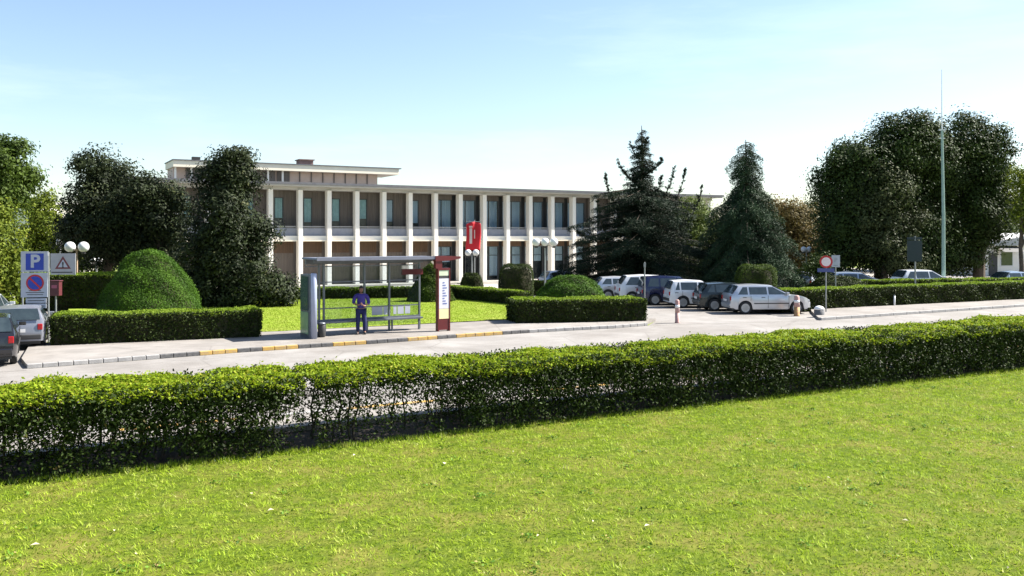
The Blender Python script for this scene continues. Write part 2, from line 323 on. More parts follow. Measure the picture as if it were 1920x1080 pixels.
def inpoly(P, poly):
    x, y = P[:, 0], P[:, 1]; c = np.zeros(len(P), bool); n = len(poly); j = n-1
    for i in range(n):
        xi, yi, xj, yj = poly[i][0], poly[i][1], poly[j][0], poly[j][1]
        c ^= ((yi > y) != (yj > y)) & (x < (xj-xi)*(y-yi)/(yj-yi+1e-12)+xi); j = i
    return c
def blades(name, n, box, poly, hgt, wid, m, z=0, label=None, fade=None):
    x = rng.uniform(box[0], box[1], n); y = rng.uniform(box[2], box[3], n); P = np.stack([x, y, np.full(n, z)], 1)
    ok = inpoly(P, poly)
    if fade is not None: ok &= fade(P)
    P = P[ok]; n = len(P)
    tuft = np.floor(P[:, :2]/np.array([.11, .10])+.35*np.sin(P[:, [1, 0]]*17)); hsh = np.modf(np.abs(np.sin(tuft[:, 0]*127.1+tuft[:, 1]*311.7)*43758.5))[0]; hs2 = np.modf(hsh*91.7)[0]
    cl = np.sin(P[:, 0]*3.1+np.sin(P[:, 1]*2.3)*2)*np.cos(P[:, 1]*3.7+np.sin(P[:, 0]*1.9)*2)
    A = rng.normal(size=(n, 3))*np.array([.62, .62, .1]); A[:, 0] += 1.1*np.cos(hsh*6.28); A[:, 1] += 1.1*np.sin(hsh*6.28); A[:, 2] += 1; A = unit(A)*(hgt*rng.uniform(.45, 1.3, (n, 1))*(.65+.9*hs2[:, None]+.2*cl[:, None]))
    t = rng.uniform(0, 2*math.pi, n); B = np.stack([np.cos(t), np.sin(t), np.zeros(n)], 1)*(wid*rng.uniform(.6, 1.3, (n, 1)))
    o = quads(name, P, A, B, .45*rng.random(n)+.55*hs2, m, tri=True); return tag(o, label, 'grass', kind='stuff')
fp = [tuple((h0-hd*6)[:2]), tuple((h0+hd*40)[:2]), (30, 9), (-9, 8.6)]
blades('grass', 1100000, (-14, 27, 8.8, 32), fp, .046, .0078, LF_grass, .01, 'mown green and yellow lawn grass in front of the long hedge',
       fade=lambda P: (np.abs(P[:, 0]) < P[:, 1]*.78+1.5))
blades('grass', 150000, (-17, 2, 31, 54), midlawn, .05, .016, LF_grass2, .13, 'sunlit grass of the lawn behind the bus shelter')
k_ = 26000; sx_ = rng.uniform(-6, 34, k_); oy_ = rng.normal(size=k_)*.07-.02+.05*np.sin(sx_*5.3)+.04*np.sin(sx_*13.1)
P_ = np.stack([h0.x+hd.x*sx_+hn.x*(oy_+.12), h0.y+hd.y*sx_+hn.y*(oy_+.12), np.full(k_, .01)], 1); A_ = rng.normal(size=(k_, 3))*np.array([.5,.5,.1]); A_[:, 2] += 1; A_ = unit(A_)*.085*rng.uniform(.3, 1.4, (k_, 1))
t_ = rng.uniform(0, 6.28, k_); B_ = np.stack([np.cos(t_), np.sin(t_), 0*t_], 1)*.0075
tag(quads('edge_grass', P_, A_, B_, rng.random(k_), LF_grass, tri=True), 'longer ragged grass along the foot of the long front hedge', 'grass', kind='stuff')
wp = []; 
for _ in range(420):
    x_ = rng.uniform(-8, 22); y_ = rng.uniform(9.3, 27)
    if (Vector((x_, y_, 0))-h0).dot(hn) > -.3: continue
    k3 = int(rng.integers(8, 26)); wp.append(np.stack([x_+rng.normal(size=k3)*.06, y_+rng.normal(size=k3)*.06, rng.uniform(.025, .06, k3)], 1))
wp = np.concatenate(wp); tag(leafcloud('weeds', wp, .022, leafmat('weed_leaves', (.03,.08,.008), (.16,.30,.03), (.40,.30,.12), .6, .25), up=1.2, spread=.6, aspect=.6), 'small clover and weed patches dotted over the front lawn', 'weeds', kind='stuff')
wts = rng.uniform((-6, 9.8), (14, 17), (26, 2)); bl = MB()
for x, y in wts:
    if (Vector((x, y, 0))-h0).dot(hn) < -.6 and abs(x) < y*.6:
        r = random.uniform(.012, .035); a = random.uniform(0, 6); ca, sa = math.cos(a)*r, math.sin(a)*r
        bl.add([(x-ca*1.6, y-sa*1.6, .05), (x+sa, y-ca, .065), (x+ca*1.6, y+sa*1.6, .055), (x-sa, y+ca, .07)], [(0,1,2,3)])
tag(bl.build('fallen_leaves', mat('dry_leaf', (.62,.58,.42), (.5,.42,.25), .7)), 'small pale dry leaves scattered over the front lawn', 'fallen leaves', kind='stuff')

# ---------------------------------------------------------------- hedges
def hedge_frame(a, b, w):
    a = Vector(a); b = Vector(b); d = (b-a); Ln = d.length; d.normalize(); return a, d, Vector((-d.y, d.x, 0)), Ln
def front_hedge():
    for (s0, s1, dens, lab) in ((-9.0, 4.55, 1.0, 'tall clipped leafy hedge filling the left foreground beside the lawn, left of the thin gap'),
                          (4.72, 34.0, 1.0, 'long clipped hedge running from the thin gap across the foreground to the right')):
        e = empty('hedge', h0+hd*s0, math.atan2(hd.y, hd.x), lab, 'hedge', 'clipped hedges'); Ln = s1-s0; w = 1.75; H = 1.3
        def wob(x): return .035*np.sin(x*1.7+s0)+.03*np.sin(x*.63+1)+.025*np.sin(x*4.1)
        # top layer
        nt_ = int(Ln*3600); x = rng.uniform(0, Ln, nt_); y = rng.uniform(-.06, w, nt_)
        edge = np.minimum(y, w-y); z = H-np.abs(rng.normal(size=nt_))*.055+wob(x)-np.clip(.16-edge, 0, .2)*.55+.03*np.sin(x*7+y*6)
        z += np.where(rng.random(nt_) < .03, rng.uniform(.02, .09, nt_), 0)
        P = np.stack([x, y, z], 1); leafcloud('foliage', P, .034, LF_htop, e, up=1.0, spread=.7)['label'] = 'young yellow green top leaves, colour raised as sunlit'
        # sides and inside: clumpy, denser above, thin below
        def side(n, yc, ys):
            k = n//14; cx = rng.uniform(0, Ln, k); cz = H*(1-rng.random(k)**1.15*.93)-.06; cy = yc+rng.normal(size=k)*ys
            x = (cx[:, None]+rng.normal(size=(k, 14))*.085).ravel(); z = (cz[:, None]+rng.normal(size=(k, 14))*.085).ravel(); y = (cy[:, None]+rng.normal(size=(k, 14))*.06).ravel()
            g = np.sin(x*2.3+s0*3)+.8*np.sin(x*5.9+1)+.7*np.sin(z*9+x*3)            # uneven growth
            low = z/H
            keep = rng.random(len(x)) < np.clip(.34+low*1.05+.2*g, .08, 1)
            ax_ = x+s0; gp = np.exp(-((z-.42)/.20)**2)*np.clip(.55+.5*np.sin(ax_*1.9+.6)+.35*np.sin(ax_*4.7)+.25*np.sin(ax_*9.1+2), 0, 1)*np.clip(1.15-(ax_-2)/22, .25, 1)
            keep &= rng.random(len(x)) > gp*.80
            absx = x+s0; thin = (absx > 4.6) & (absx < 7.6) & (low < .8); keep &= ~(thin & (rng.random(len(x)) < .66))
            keep &= (z > .04) & (z < H+.02) & (x > 0) & (x < Ln)
            cl = np.repeat(rng.random(k), 14); r = .5*cl+.5*rng.random(len(x))
            return np.stack([x, y, z], 1)[keep], r[keep]
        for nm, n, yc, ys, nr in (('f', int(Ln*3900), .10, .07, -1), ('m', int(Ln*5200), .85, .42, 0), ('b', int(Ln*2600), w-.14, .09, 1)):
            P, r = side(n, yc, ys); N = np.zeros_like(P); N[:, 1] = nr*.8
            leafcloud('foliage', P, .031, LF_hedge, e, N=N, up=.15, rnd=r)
        sb = MB()
        for _ in range(int(Ln*6)):
            x = random.uniform(.05, Ln-.05); y = random.choice((.45, .62, .95, 1.2))+random.uniform(-.12, .12); r = random.uniform(.010, .028)
            p = [(x, y, 0)]; 
            for k in range(1, 5): p.append((p[-1][0]+random.uniform(-.09, .09), p[-1][1]+random.uniform(-.08, .08), k*.29))
            sb.tube(p, [r, r*.9, r*.75, r*.6, r*.35], 5)
            for q in range(2):
                i = random.choice((1, 2, 3)); a = Vector(p[i]); sb.tube([a, a+Vector((random.uniform(-.3,.3), random.uniform(-.4,.4), random.uniform(.1,.4)))], [r*.5, r*.2], 4)
        sb.build('twigs_hull', mat('dark_stem', (.02,.015,.010), (.035,.028,.02), .9, scale=8), e)
front_hedge()
def clipped(a, b, w, H, label, size=.05, d=520, ends=True, shape=None, name='hedge', cat='hedge', group='clipped hedges', top=LF_fartop, sidem=LF_far, z0=.0):
    a, t, n, Ln = hedge_frame(a, b, w); e = empty(name, a, math.atan2(t.y, t.x), label, cat, group)
    hull = MB().box(.09, Ln-.09, .09, w-.09, z0, H-.07).build('twigs_hull', LF_hull, e)  # solid box added to stop see-through, in place of modelled twigs
    k = int(Ln*w*d*1.25); x = rng.uniform(0, Ln, k); y = rng.uniform(0, w, k); ed = np.minimum(np.minimum(x, Ln-x), np.minimum(y, w-y))
    z = H-np.abs(rng.normal(size=k))*.045-np.clip(.1-ed, 0, .1)*.8+.025*np.sin(x*2.1)+.015*np.sin(x*5)+.02*np.sin(y*5+x)
    leafcloud('foliage', np.stack([x, y, z], 1), size, top, e, up=.9, spread=.75)['label'] = 'top leaves in a brighter sunlit colour'
    Ps, Ns = [], []
    for (L_, f, nn) in ((Ln, lambda s, j: (s, j), (0,-1,0)), (Ln, lambda s, j: (s, w-j), (0,1,0)), (w, lambda s, j: (j, s), (-1,0,0)), (w, lambda s, j: (Ln-j, s), (1,0,0))):
        k = int(L_*H*d*1.15); s = rng.uniform(0, L_, k); z = z0+.02+(H-z0)*rng.random(k)**.85*.97; bul = .035*np.sin(s*3.3+z*4)+.03*np.sin(s*1.1+2)+rng.normal(size=k)*.035
        j = bul+np.clip(.25-z, 0, .25)*.25
        X, Y = f(s, j); Ps.append(np.stack([X, Y, z], 1)); Ns.append(np.tile(np.array(nn)*.7, (k, 1)))
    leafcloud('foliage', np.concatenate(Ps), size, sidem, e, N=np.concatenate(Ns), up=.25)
    return e
LF_hull = mat('hedge_hull', (.03,.032,.014), (.045,.04,.02), 1, scale=8, bump=1, bscale=12)  # dark green filler for the solid hulls inside hedges and bushes
clipped(G(95,655), G(490,638), 1.55, 1.12, 'clipped hedge between the parked cars at left and the bus shelter', .045, 700)
clipped(G(967,612), G(1213,607), 1.9, 1.10, 'short clipped hedge in front of the low domed bush, left of the car park entrance', .05, 650)
clipped(Vector((13.3,43.6,0)), Vector((50,61.8,0)), 1.5, 1.13, 'long clipped hedge along the right pavement behind the short white post', .055, 480)
clipped(Vector((21.2,54.2,0)), Vector((60,65,0)), 1.2, 1.08, 'low far hedge in front of the white cars at right, behind the long pavement hedge', .07, 300)
clipped(Vector((-4.3,53.3,0)), Vector((.3,47.2,0)), 1.0, .85, 'dark low hedge closing the right side of the lawn, under the block bush', .05, 500)
clipped(Vector((-20,49.4,0)), Vector((-4.6,53.4,0)), 1.0, .78, 'low dark hedge across the lawn seen through the bus shelter', .05, 450)
clipped(Vector((.1,56.2,0)), Vector((3.0,57.4,0)), 1.0, .95, 'short low hedge at the foot of the block bush, before the blue and white car', .06, 450)
clipped(Vector((-25.0,44.6,0)), Vector((-18.6,45.3,0)), 2.6, 1.85, 'tall block hedge behind the parking sign, beside the big green dome', .06, 420)

def dome(c, rx, ry, H, label, m, size=.04, n=26000, p=2.0, name='topiary_bush', zc=0.0):
    """clipped dome: superellipse profile"""
    e = empty(name, c, 0, label, 'bush', 'clipped topiary bushes')
    prof = [(max(.01, (1-(i/12)**p)**(1/p)), i/12) for i in range(13)]
    MB().lathe([(r*.93, z*H*.95) for r, z in prof], 22, Matrix.Diagonal((rx, ry, 1, 1))).build('twigs_hull', LF_hull, e, True)  # solid filler under the leaves, no separate twigs modelled
    d = unit(rng.normal(size=(n, 3))); d[:, 2] = np.abs(d[:, 2])
    pp = max(p, 2); hh = (np.abs(d[:, 0])**pp+np.abs(d[:, 1])**pp)**(1/pp); g = (hh**p+np.abs(d[:, 2])**p)**(-1/p)
    lump = 1+.018*np.sin(d[:, 0]*7+d[:, 2]*5)+.025*np.sin(d[:, 1]*9+d[:, 2]*11)+rng.normal(size=n)*.018
    P = d*(g*lump)[:, None]*np.array([rx, ry, H]); leafcloud('foliage', P, size, m, e, N=d*1.2, up=.4, aspect=.32, rnd=.5*rng.random(n)+.5*(.5+.5*np.sin(d[:, 0]*9+d[:, 1]*7+d[:, 2]*8)))
    return e
dome((-15.6,38.2,0), 2.15, 2.1, 3.27, 'big bright green clipped dome bush behind the left hedge', LF_yew, .042, 60000, 1.55)
dome((2.85,43.2,0), 1.85, 1.6, 1.9, 'low wide domed green bush behind the short hedge', LF_yew, .05, 26000, 1.9)
dome((-4.6,50.2,0), 1.35, 1.2, 2.35, 'pointed green cone bush behind the bus stop pillar', LF_mid, .06, 16000, 1.25)
dome((.25,54.6,0), 1.02, .95, 2.0, 'squared dark block bush with flat top before the building columns', LF_far, .05, 16000, 6)
dome((-2.55,56.0,0), .72, .65, 1.45, 'small round dark bush under the red flag', LF_far, .05, 9000, 3)
dome((14.1,51.4,0), 1.02, 1.0, 2.05, 'bright yellow green block bush behind the silver hatchback', LF_mid, .055, 16000, 7)
dome((18.5,50.6,0), 2.0, 1.5, 1.55, 'low dark mound bush behind the round no entry sign', LF_far, .06, 18000, 2)
dome((-20.4,50.4,0), 1.6, 1.3, 1.3, 'low dark bush under the magnolia beside the green dome', LF_far, .06, 12000, 2)

# ---------------------------------------------------------------- trees
def trunk(e, H, r, lobes, z0=0, n=None, loc=None):
    b = MB(); pts = [(0,0,0), (.06*H*.1, .02, H*.25), (-.05, .05, H*.5), (.05, 0, H*.78)]
    b.tube(pts, [r*1.25, r, r*.75, r*.35], 9)
    for lb in lobes[:n] if n else lobes:
        s = Vector((0, 0, max(H*.15, min(H*.55, lb[2]*.55)))); t = Vector(lb[:3]); mid = s.lerp(t, .5)+Vector((0, 0, .25)); b.tube([s, mid, t], [r*.5, r*.34, r*.12], 6)
    b.build('trunk', M_bark, e)
def tree(loc, lobes, H, r, m, label, size, per=3.2, nl=36, sig=.32, name='broadleaf_tree', group=None, inner=.3):
    e = empty(name, loc, random.uniform(-.1, .1), label, 'tree', group)
    trunk(e, H, r, lobes)
    rb_ = random.Random(label); ex = []
    for (cx, cy, cz, rx, ry, rz) in lobes:
        for _ in range(4):
            d = Vector((rb_.gauss(0,1), rb_.gauss(0,.8), rb_.gauss(.25,1))).normalized(); f = rb_.uniform(.26,.46)
            ex.append((cx+d.x*rx*.84, cy+d.y*ry*.84, max(.5, cz+d.z*rz*.84), rx*f, ry*f, rz*f))
    lobes = [(a, b_, c_, p*.94, q*.94, t*.94) for a, b_, c_, p, q, t in lobes]+ex
    P, N, rr = clumps(lobes, per, nl, sig, inner); leafcloud('crown', P, size*.85, m, e, N=N, up=.3, rnd=rr, spread=.5)
    return e
def lobeW(c, u, v, D, ru, rv, rd=None):
    """lobe centre relative to tree base c from photo row/column at the tree's depth; radii in photo pixels"""
    p = W(u, v, D); k = D/F; return (p.x-c[0], p.y-c[1]+0, p.z, ru*k, (rd or ru)*k, rv*k)
def T(u, D): return (XU(u, D), D, 0)
MG = 'magnolias in front of the building'
c = T(200, 54)
tree(c, [lobeW(c,185,322,54,42,44), lobeW(c,225,350,54.6,50,48), lobeW(c,172,390,54,52,55), lobeW(c,235,415,53.5,60,58), lobeW(c,185,455,54,62,48), lobeW(c,260,460,54,45,50)], 8.6, .25, LF_mag,
     'dark magnolia with a narrow peak behind the green dome, leftmost of the dark trees', .11, 3.4, 40, .34, 'magnolia_tree', MG)
c = T(300, 53)
tree(c, [lobeW(c,290,365,53,42,36), lobeW(c,318,405,53,38,50), lobeW(c,285,440,53.4,45,48), lobeW(c,330,470,52.6,34,60), lobeW(c,310,530,52.6,50,50)], 7, .2, LF_mag,
     'lower rounded magnolia between the peaked one and the tall one', .11, 3.4, 40, .34, 'magnolia_tree', MG)
c = T(432, 47.7)
tree(c, [lobeW(c,428,313,47.7,38,36), lobeW(c,412,345,47.7,42,40), lobeW(c,440,350,47.9,42,42), lobeW(c,420,410,47.5,58,46), lobeW(c,400,465,47.4,62,50), lobeW(c,455,455,47.6,48,52),
     lobeW(c,470,515,47,58,48), lobeW(c,395,530,47.4,62,45), lobeW(c,515,550,46.6,38,26), lobeW(c,440,555,46.8,60,26)], 8, .26, LF_mag,
     'tall dark magnolia reaching the ground in front of the left end of the building', .10, 3.9, 42, .30, 'magnolia_tree', MG)
c = T(-20, 44)
tree(c, [lobeW(c,5,320,44,52,50), lobeW(c,-30,380,44,70,60), lobeW(c,40,350,44.5,26,28), lobeW(c,-60,300,45,60,50)], 7.5, .22, LF_mid, 'green leafy tree cut off by the left edge of the photo', .11, 4.6, 46, .3)
c = T(-8, 42)
tree(c, [lobeW(c,-5,440,42,42,55), lobeW(c,15,500,42,30,40), lobeW(c,-40,500,42,50,60), lobeW(c,2,540,42,32,32)], 4, .12, LF_lime, 'bright yellow green shrub tree at the left edge beside the parking sign', .10, 4.4, 44, .27)
c = T(82, 66)
tree(c, [lobeW(c,80,395,66,26,32), lobeW(c,88,440,66,34,34), lobeW(c,70,480,66,40,36), lobeW(c,112,478,66,30,30)], 6, .14, LF_lime, 'thin pale green tree beside the white wall behind the parking sign', .13, 3.4, 40, .35)
OK_ = 'big broadleaf trees at right'
c = T(1650, 66)
tree(c, [lobeW(c,1765,325,67,40,62), lobeW(c,1698,276,66,60,52), lobeW(c,1635,308,66,66,52), lobeW(c,1592,350,66,58,52), lobeW(c,1740,300,66.5,52,70), lobeW(c,1660,370,66,70,60), lobeW(c,1575,405,65.6,48,48), lobeW(c,1620,450,66,72,55),
     lobeW(c,1720,430,66,60,70), lobeW(c,1566,470,65,42,48), lobeW(c,1740,490,66,50,40)], 11, .4, LF_oak, 'huge dark spreading tree left of the tall green mast', .125, 3.3, 40, .42, group=OK_)
c = T(1835, 68)
tree(c, [lobeW(c,1808,266,68,52,46), lobeW(c,1852,300,68,48,52), lobeW(c,1790,330,68,58,60), lobeW(c,1855,370,68,46,54), lobeW(c,1808,420,68,56,60), lobeW(c,1856,425,67.5,36,46), lobeW(c,1800,480,68,44,36)], 12, .38, LF_oak,
     'tall dark rounded tree right of the tall green mast', .125, 3.3, 40, .42, group=OK_)
c = T(1658, 64)
tree(c, [lobeW(c,1662,360,64,44,44), lobeW(c,1640,410,64,46,48), lobeW(c,1690,415,64,34,48), lobeW(c,1655,465,64,56,42), lobeW(c,1690,498,64,44,22)], 7, .2, leafmat('grey_green_leaves', (.020,.028,.010), (.085,.10,.035), (.11,.12,.045), .45, .15, .3),
     'smaller grey green magnolia in front of the huge dark tree', .11, 3.3, 38, .34, 'magnolia_tree')
c = T(1915, 63)
tree(c, [lobeW(c,1915,345,63,22,24), lobeW(c,1925,395,63,30,34), lobeW(c,1945,400,63,34,44)], 6.5, .16, LF_lime, 'yellow green tree cut off by the right edge of the photo', .10, 3, 34, .33)
c = T(1487, 78)
tree(c, [lobeW(c,1468,400,78,34,28), lobeW(c,1500,420,78,34,32), lobeW(c,1480,460,78,50,38), lobeW(c,1530,470,78,40,36)], 7, .2, LF_rust, 'reddish brown tree between the drooping conifer and the huge dark tree', .13, 3, 34, .42)
c = T(1300, 72)
tree(c, [lobeW(c,1300,405,72,40,28), lobeW(c,1320,450,72,50,42), lobeW(c,1270,450,72,44,44), lobeW(c,1300,500,72,70,36)], 6, .2, leafmat('olive_leaves', (.045,.065,.014), (.12,.16,.03), None, .5, .3), 'olive green tree showing between the two conifers', .12, 2.8, 32, .4)
c = T(1545, 56)
tree(c, [lobeW(c,1545,500,56,20,20), lobeW(c,1520,505,56,24,18)], 1.8, .08, LF_oak, 'small dark bush tree behind the round sign', .08, 3.3, 34, .26)
for i, (u, D, s, mm, lb) in enumerate(((1560,95,1.0,LF_oak,'distant dark tree low behind the huge dark tree'), (1760,100,1.15,LF_oak,'distant dark tree behind the tall green mast'), (30,95,.9,LF_mid,'distant green tree behind the white wall at left'),
        (140,80,.75,LF_oak,'distant dark tree low behind the twin globe lamp'), (1900,110,1.0,LF_mid,'distant tree behind the white house at right'), (1420,92,.9,LF_oak,'distant tree hidden low behind the drooping conifer'))):
    c = T(u, D)
    tree(c, [(0,0,5*s,4.5*s,4*s,3.6*s), (3*s,0,3*s,3.5*s,3*s,2.6*s), (-3.4*s,0,3*s,3.5*s,3*s,2.6*s)], 4*s, .3, mm, lb, .17, 1.8, 26, .5, group='distant trees')

def conifer(loc, H, label, m, prof, dens, droop, upturn, size, seed, group, nb=150, lean=0, leaders=()):
    """trunk with sweeping boughs; prof(z/H, angle) -> bough length"""
    rs = random.Random(seed); e = empty('conifer_tree', loc, 0, label, 'tree', group)
    b = MB().tube([(0,0,0), (0,0,H*.4), (.05,0,H*.8), (0,0,H)], [.32, .22, .1, .02], 8); Ps, Rs, Ns = [], [], []
    def bough(z, a, Lb, cv, wide=1):
        pts = []; d = Vector((math.cos(a), math.sin(a), 0))
        for i in range(9):
            t = i/8; zz = z+Lb*(upturn*t*1.0-droop*t*t)+(.18*Lb*max(0, t-.6) if upturn > 0 else 0); pts.append(Vector((0,0,zz))+d*Lb*t)
        b.tube(pts[:8], [.03*(1-i/9)+.005 for i in range(8)], 4, cap=False)
        n = int(dens*Lb*wide); t = rng.random(n)**.75; P = np.array([list(pts[min(7, int(x*8))].lerp(pts[min(7, int(x*8))+1], x*8-int(x*8))) for x in t])
        w = .10+.20*Lb*.32*(1-np.abs(t-.5)); side = np.array([-d.y, d.x, 0])
        P = P+side*(rng.normal(size=n)*w*wide)[:, None]+np.stack([rng.normal(size=n)*.07, rng.normal(size=n)*.07, -np.abs(rng.normal(size=n))*(.12+.20*droop)], 1)
        Ps.append(P); Rs.append(.55*cv+.45*rng.random(n)); Ns.append(np.tile(np.array([d.x*.5, d.y*.5, .3]), (n, 1)))
    for i in range(nb):
        f = 1-((i+.5)/nb)**.62; f = max(.02, min(.985, f+rs.uniform(-.012, .012))); a = i*2.39996+rs.uniform(-.3, .3)
        bough(f*H, a, max(.12, prof(f, a)*(rs.uniform(.5, 1.25) if upturn*droop < .05 else rs.uniform(.72, 1.12))), rs.random())
    for (bx, bz, tx, tz, k) in leaders:                        # long upturned limbs that break the outline
        p0 = Vector((bx, rs.uniform(-.3,.3), bz)); p2 = Vector((tx, rs.uniform(-.6,.6), tz)); p1 = Vector((tx*.9+bx*.1, 0, bz*.65+tz*.35)); pts = [p0.lerp(p1, t).lerp(p1.lerp(p2, t), t) for t in [j/9 for j in range(10)]]
        b.tube(pts, [.06*(1-j/10)+.01 for j in range(10)], 5); n = int(k)
        for j in range(n):
            t = rng.random(); q = pts[int(t*8.99)].lerp(pts[int(t*8.99)+1], t*8.99-int(t*8.99)); dd = Vector((rs.uniform(-1,1), rs.uniform(-1,1), rs.uniform(-.2,.8)))*.62*(1.2-t)
            nn = 26; tt = rng.random((nn,1)); P = np.array(list(q))+tt*np.array(list(dd))+rng.normal(size=(nn,3))*.035; Ps.append(P); Rs.append(rng.random(nn)); Ns.append(np.tile([0,0,.5], (nn,1)))
    b.build('trunk', M_bark, e); P = np.concatenate(Ps); ok = P[:, 2] > .05
    leafcloud('crown', P[ok], size, m, e, N=np.concatenate(Ns)[ok], up=.3, rnd=np.concatenate(Rs)[ok], aspect=.22, droop=.5*droop)
    return e
c1 = T(1203, 60)
def k(u, v, D=60): p = W(u, v, D); return (p.x-c1[0], p.z)
ld = []
for (bu, bv, tu, tv, n) in ((1190,420,1133,322,26), (1195,345,1161,296,18), (1200,330,1241,296,20), (1215,400,1262,312,26), (1225,420,1283,318,26), (1240,450,1318,346,24), (1165,480,1120,370,16), (1200,300,1183,262,10), (1200,290,1212,258,10), (1160,455,1080,432,22), (1215,380,1240,330,18)):
    a, b_ = k(bu, bv), k(tu, tv); ld.append((*a, *b_, n))
conifer(c1, 11.3, 'dark cedar with a spiky sparse top and upturned limbs beside the building', LF_ced, lambda f, a: (5.2*(1-f/.68)**.36+.6 if f < .62 else .35+2.2*(1-f)), 330, .32, .12, .08, 3, 'tall conifers', 230, leaders=[(*q[:4], q[4]*2) for q in ld])
c2 = T(1398, 57)
def deo(f, a):
    r_ = math.cos(a)
    right = np.interp(f, [0, .1, .3, .6, .7, .76, .82, .93, 1], [5.6, 5.0, 3.7, 2.2, 1.6, .95, 1.3, 1.1, .4]); left = np.interp(f, [0, .3, .5, .62, .68, .76, .82, .93, 1], [3.1, 3.0, 2.8, 2.3, 1.1, .7, 1.4, 1.1, .4])
    t = .5+.5*r_; return float(left*(1-t)+right*t)
conifer(c2, 10.0, 'drooping conical conifer with weeping green boughs, right of the spiky cedar', LF_deo, deo, 330, .75, .28, .08, 5, 'tall conifers', 280)

# ---------------------------------------------------------------- office building
BT = Vector((.8746, .4848, 0)); BN = Vector((.4848, -.8746, 0)); B0 = Vector((-15.76, 66.0, 0)); BAY = 2.2
bld = empty('office_building', B0-BT*BAY, math.atan2(BT.y, BT.x), 'long low modernist office building with white columns, loggias and a rooftop storey', 'building')
# local frame: x along facade (column k at x = k*BAY), y into the building, z up
K0, K1 = -4, 19; XL, XR = K0*BAY-.2, K1*BAY+.2; REC = 1.25
MB().box(XL, XR, REC+.25, 14, 0, 7.3).build('core_wall', M_brown, bld)
MB().box(XL-.3, XR+.3, .12, 14.2, 3.55, 3.85).build('floor_slab', M_white, bld)
MB().box(XL-.3, XR+.3, -.02, REC+.2, 3.44, 3.55).build('slab_soffit', M_cream, bld)
MB().box(XL-.3, XR+.3, .05, 14.2, 7.28, 7.52).build('roof_beam', M_fascia, bld)
MB().box(XL-.9, XR+.9, -.75, 15, 7.52, 7.62).build('roof_overhang', M_fascia, bld)
MB().box(XL-1.0, XR+1.0, -.85, 15.1, 7.625, 7.80).build('roof_edge', M_roof, bld)
MB().box(XL-1, XR+1, -1.4, 14, 0, .16).build('plinth', M_plaza, bld)
for i in range(3): MB().box(6.6*BAY, 9.6*BAY, -1.4-.4*(3-i), -1.4-.4*(2-i), 0, .04+.04*i).build('step', M_plaza, bld)
colm = MB().box(-.17, .17, -.12, .5, .16, 7.28); first = None
for k_ in range(K0, K1+1):
    o = colm.build('column', M_white, bld, bevel=.02) if first is None else first.copy()
    if first is None: first = o
    else: C.objects.link(o); o.parent = bld
    o.location.x = k_*BAY
def slats(b, x0, x1, y, z0, z1, st=.18, t=.03):
    b.box(x0, x1, y, y+.06, z0, z1); x = x0+.05
    while x < x1-.05: b.box(x, x+.05, y-t, y+.001, z0+.002, z1-.002); x += st
def window(x0, x1, z0, z1, parts=2, curtain=None, mid=None, y=REC+.1):
    f = MB(); fw = .05
    f.box(x0, x1, y-.04, y+.05, z1-fw, z1); f.box(x0, x1, y-.04, y+.05, z0, z0+fw)
    n = parts; 
    for i in range(n+1): x = x0+(x1-x0-fw)*i/n; f.box(x, x+fw, y-.038, y+.048, z0+fw, z1-fw)
    if mid: f.box(x0+fw, x1-fw, y-.03, y+.04, mid, mid+fw)
    w = f.build('window', M_frame, bld); MB().box(x0+.02, x1-.02, y+.0, y+.01, z0+.02, z1-.02).build('pane', M_glass, w)
    if curtain:
        for (a, c_, m_, zb) in curtain:
            b = MB(); xs = np.linspace(x0+(x1-x0)*a, x0+(x1-x0)*c_, 15)
            vs = [(x, y+.07+.02*math.sin(i*2.1), z) for z in (zb or z0+.06, z1-.06) for i, x in enumerate(xs)]
            b.add(vs, [(i, i+1, i+16, i+15) for i in range(14)]); b.build('curtain', m_, w)
    return w
rr_ = random.Random(5)
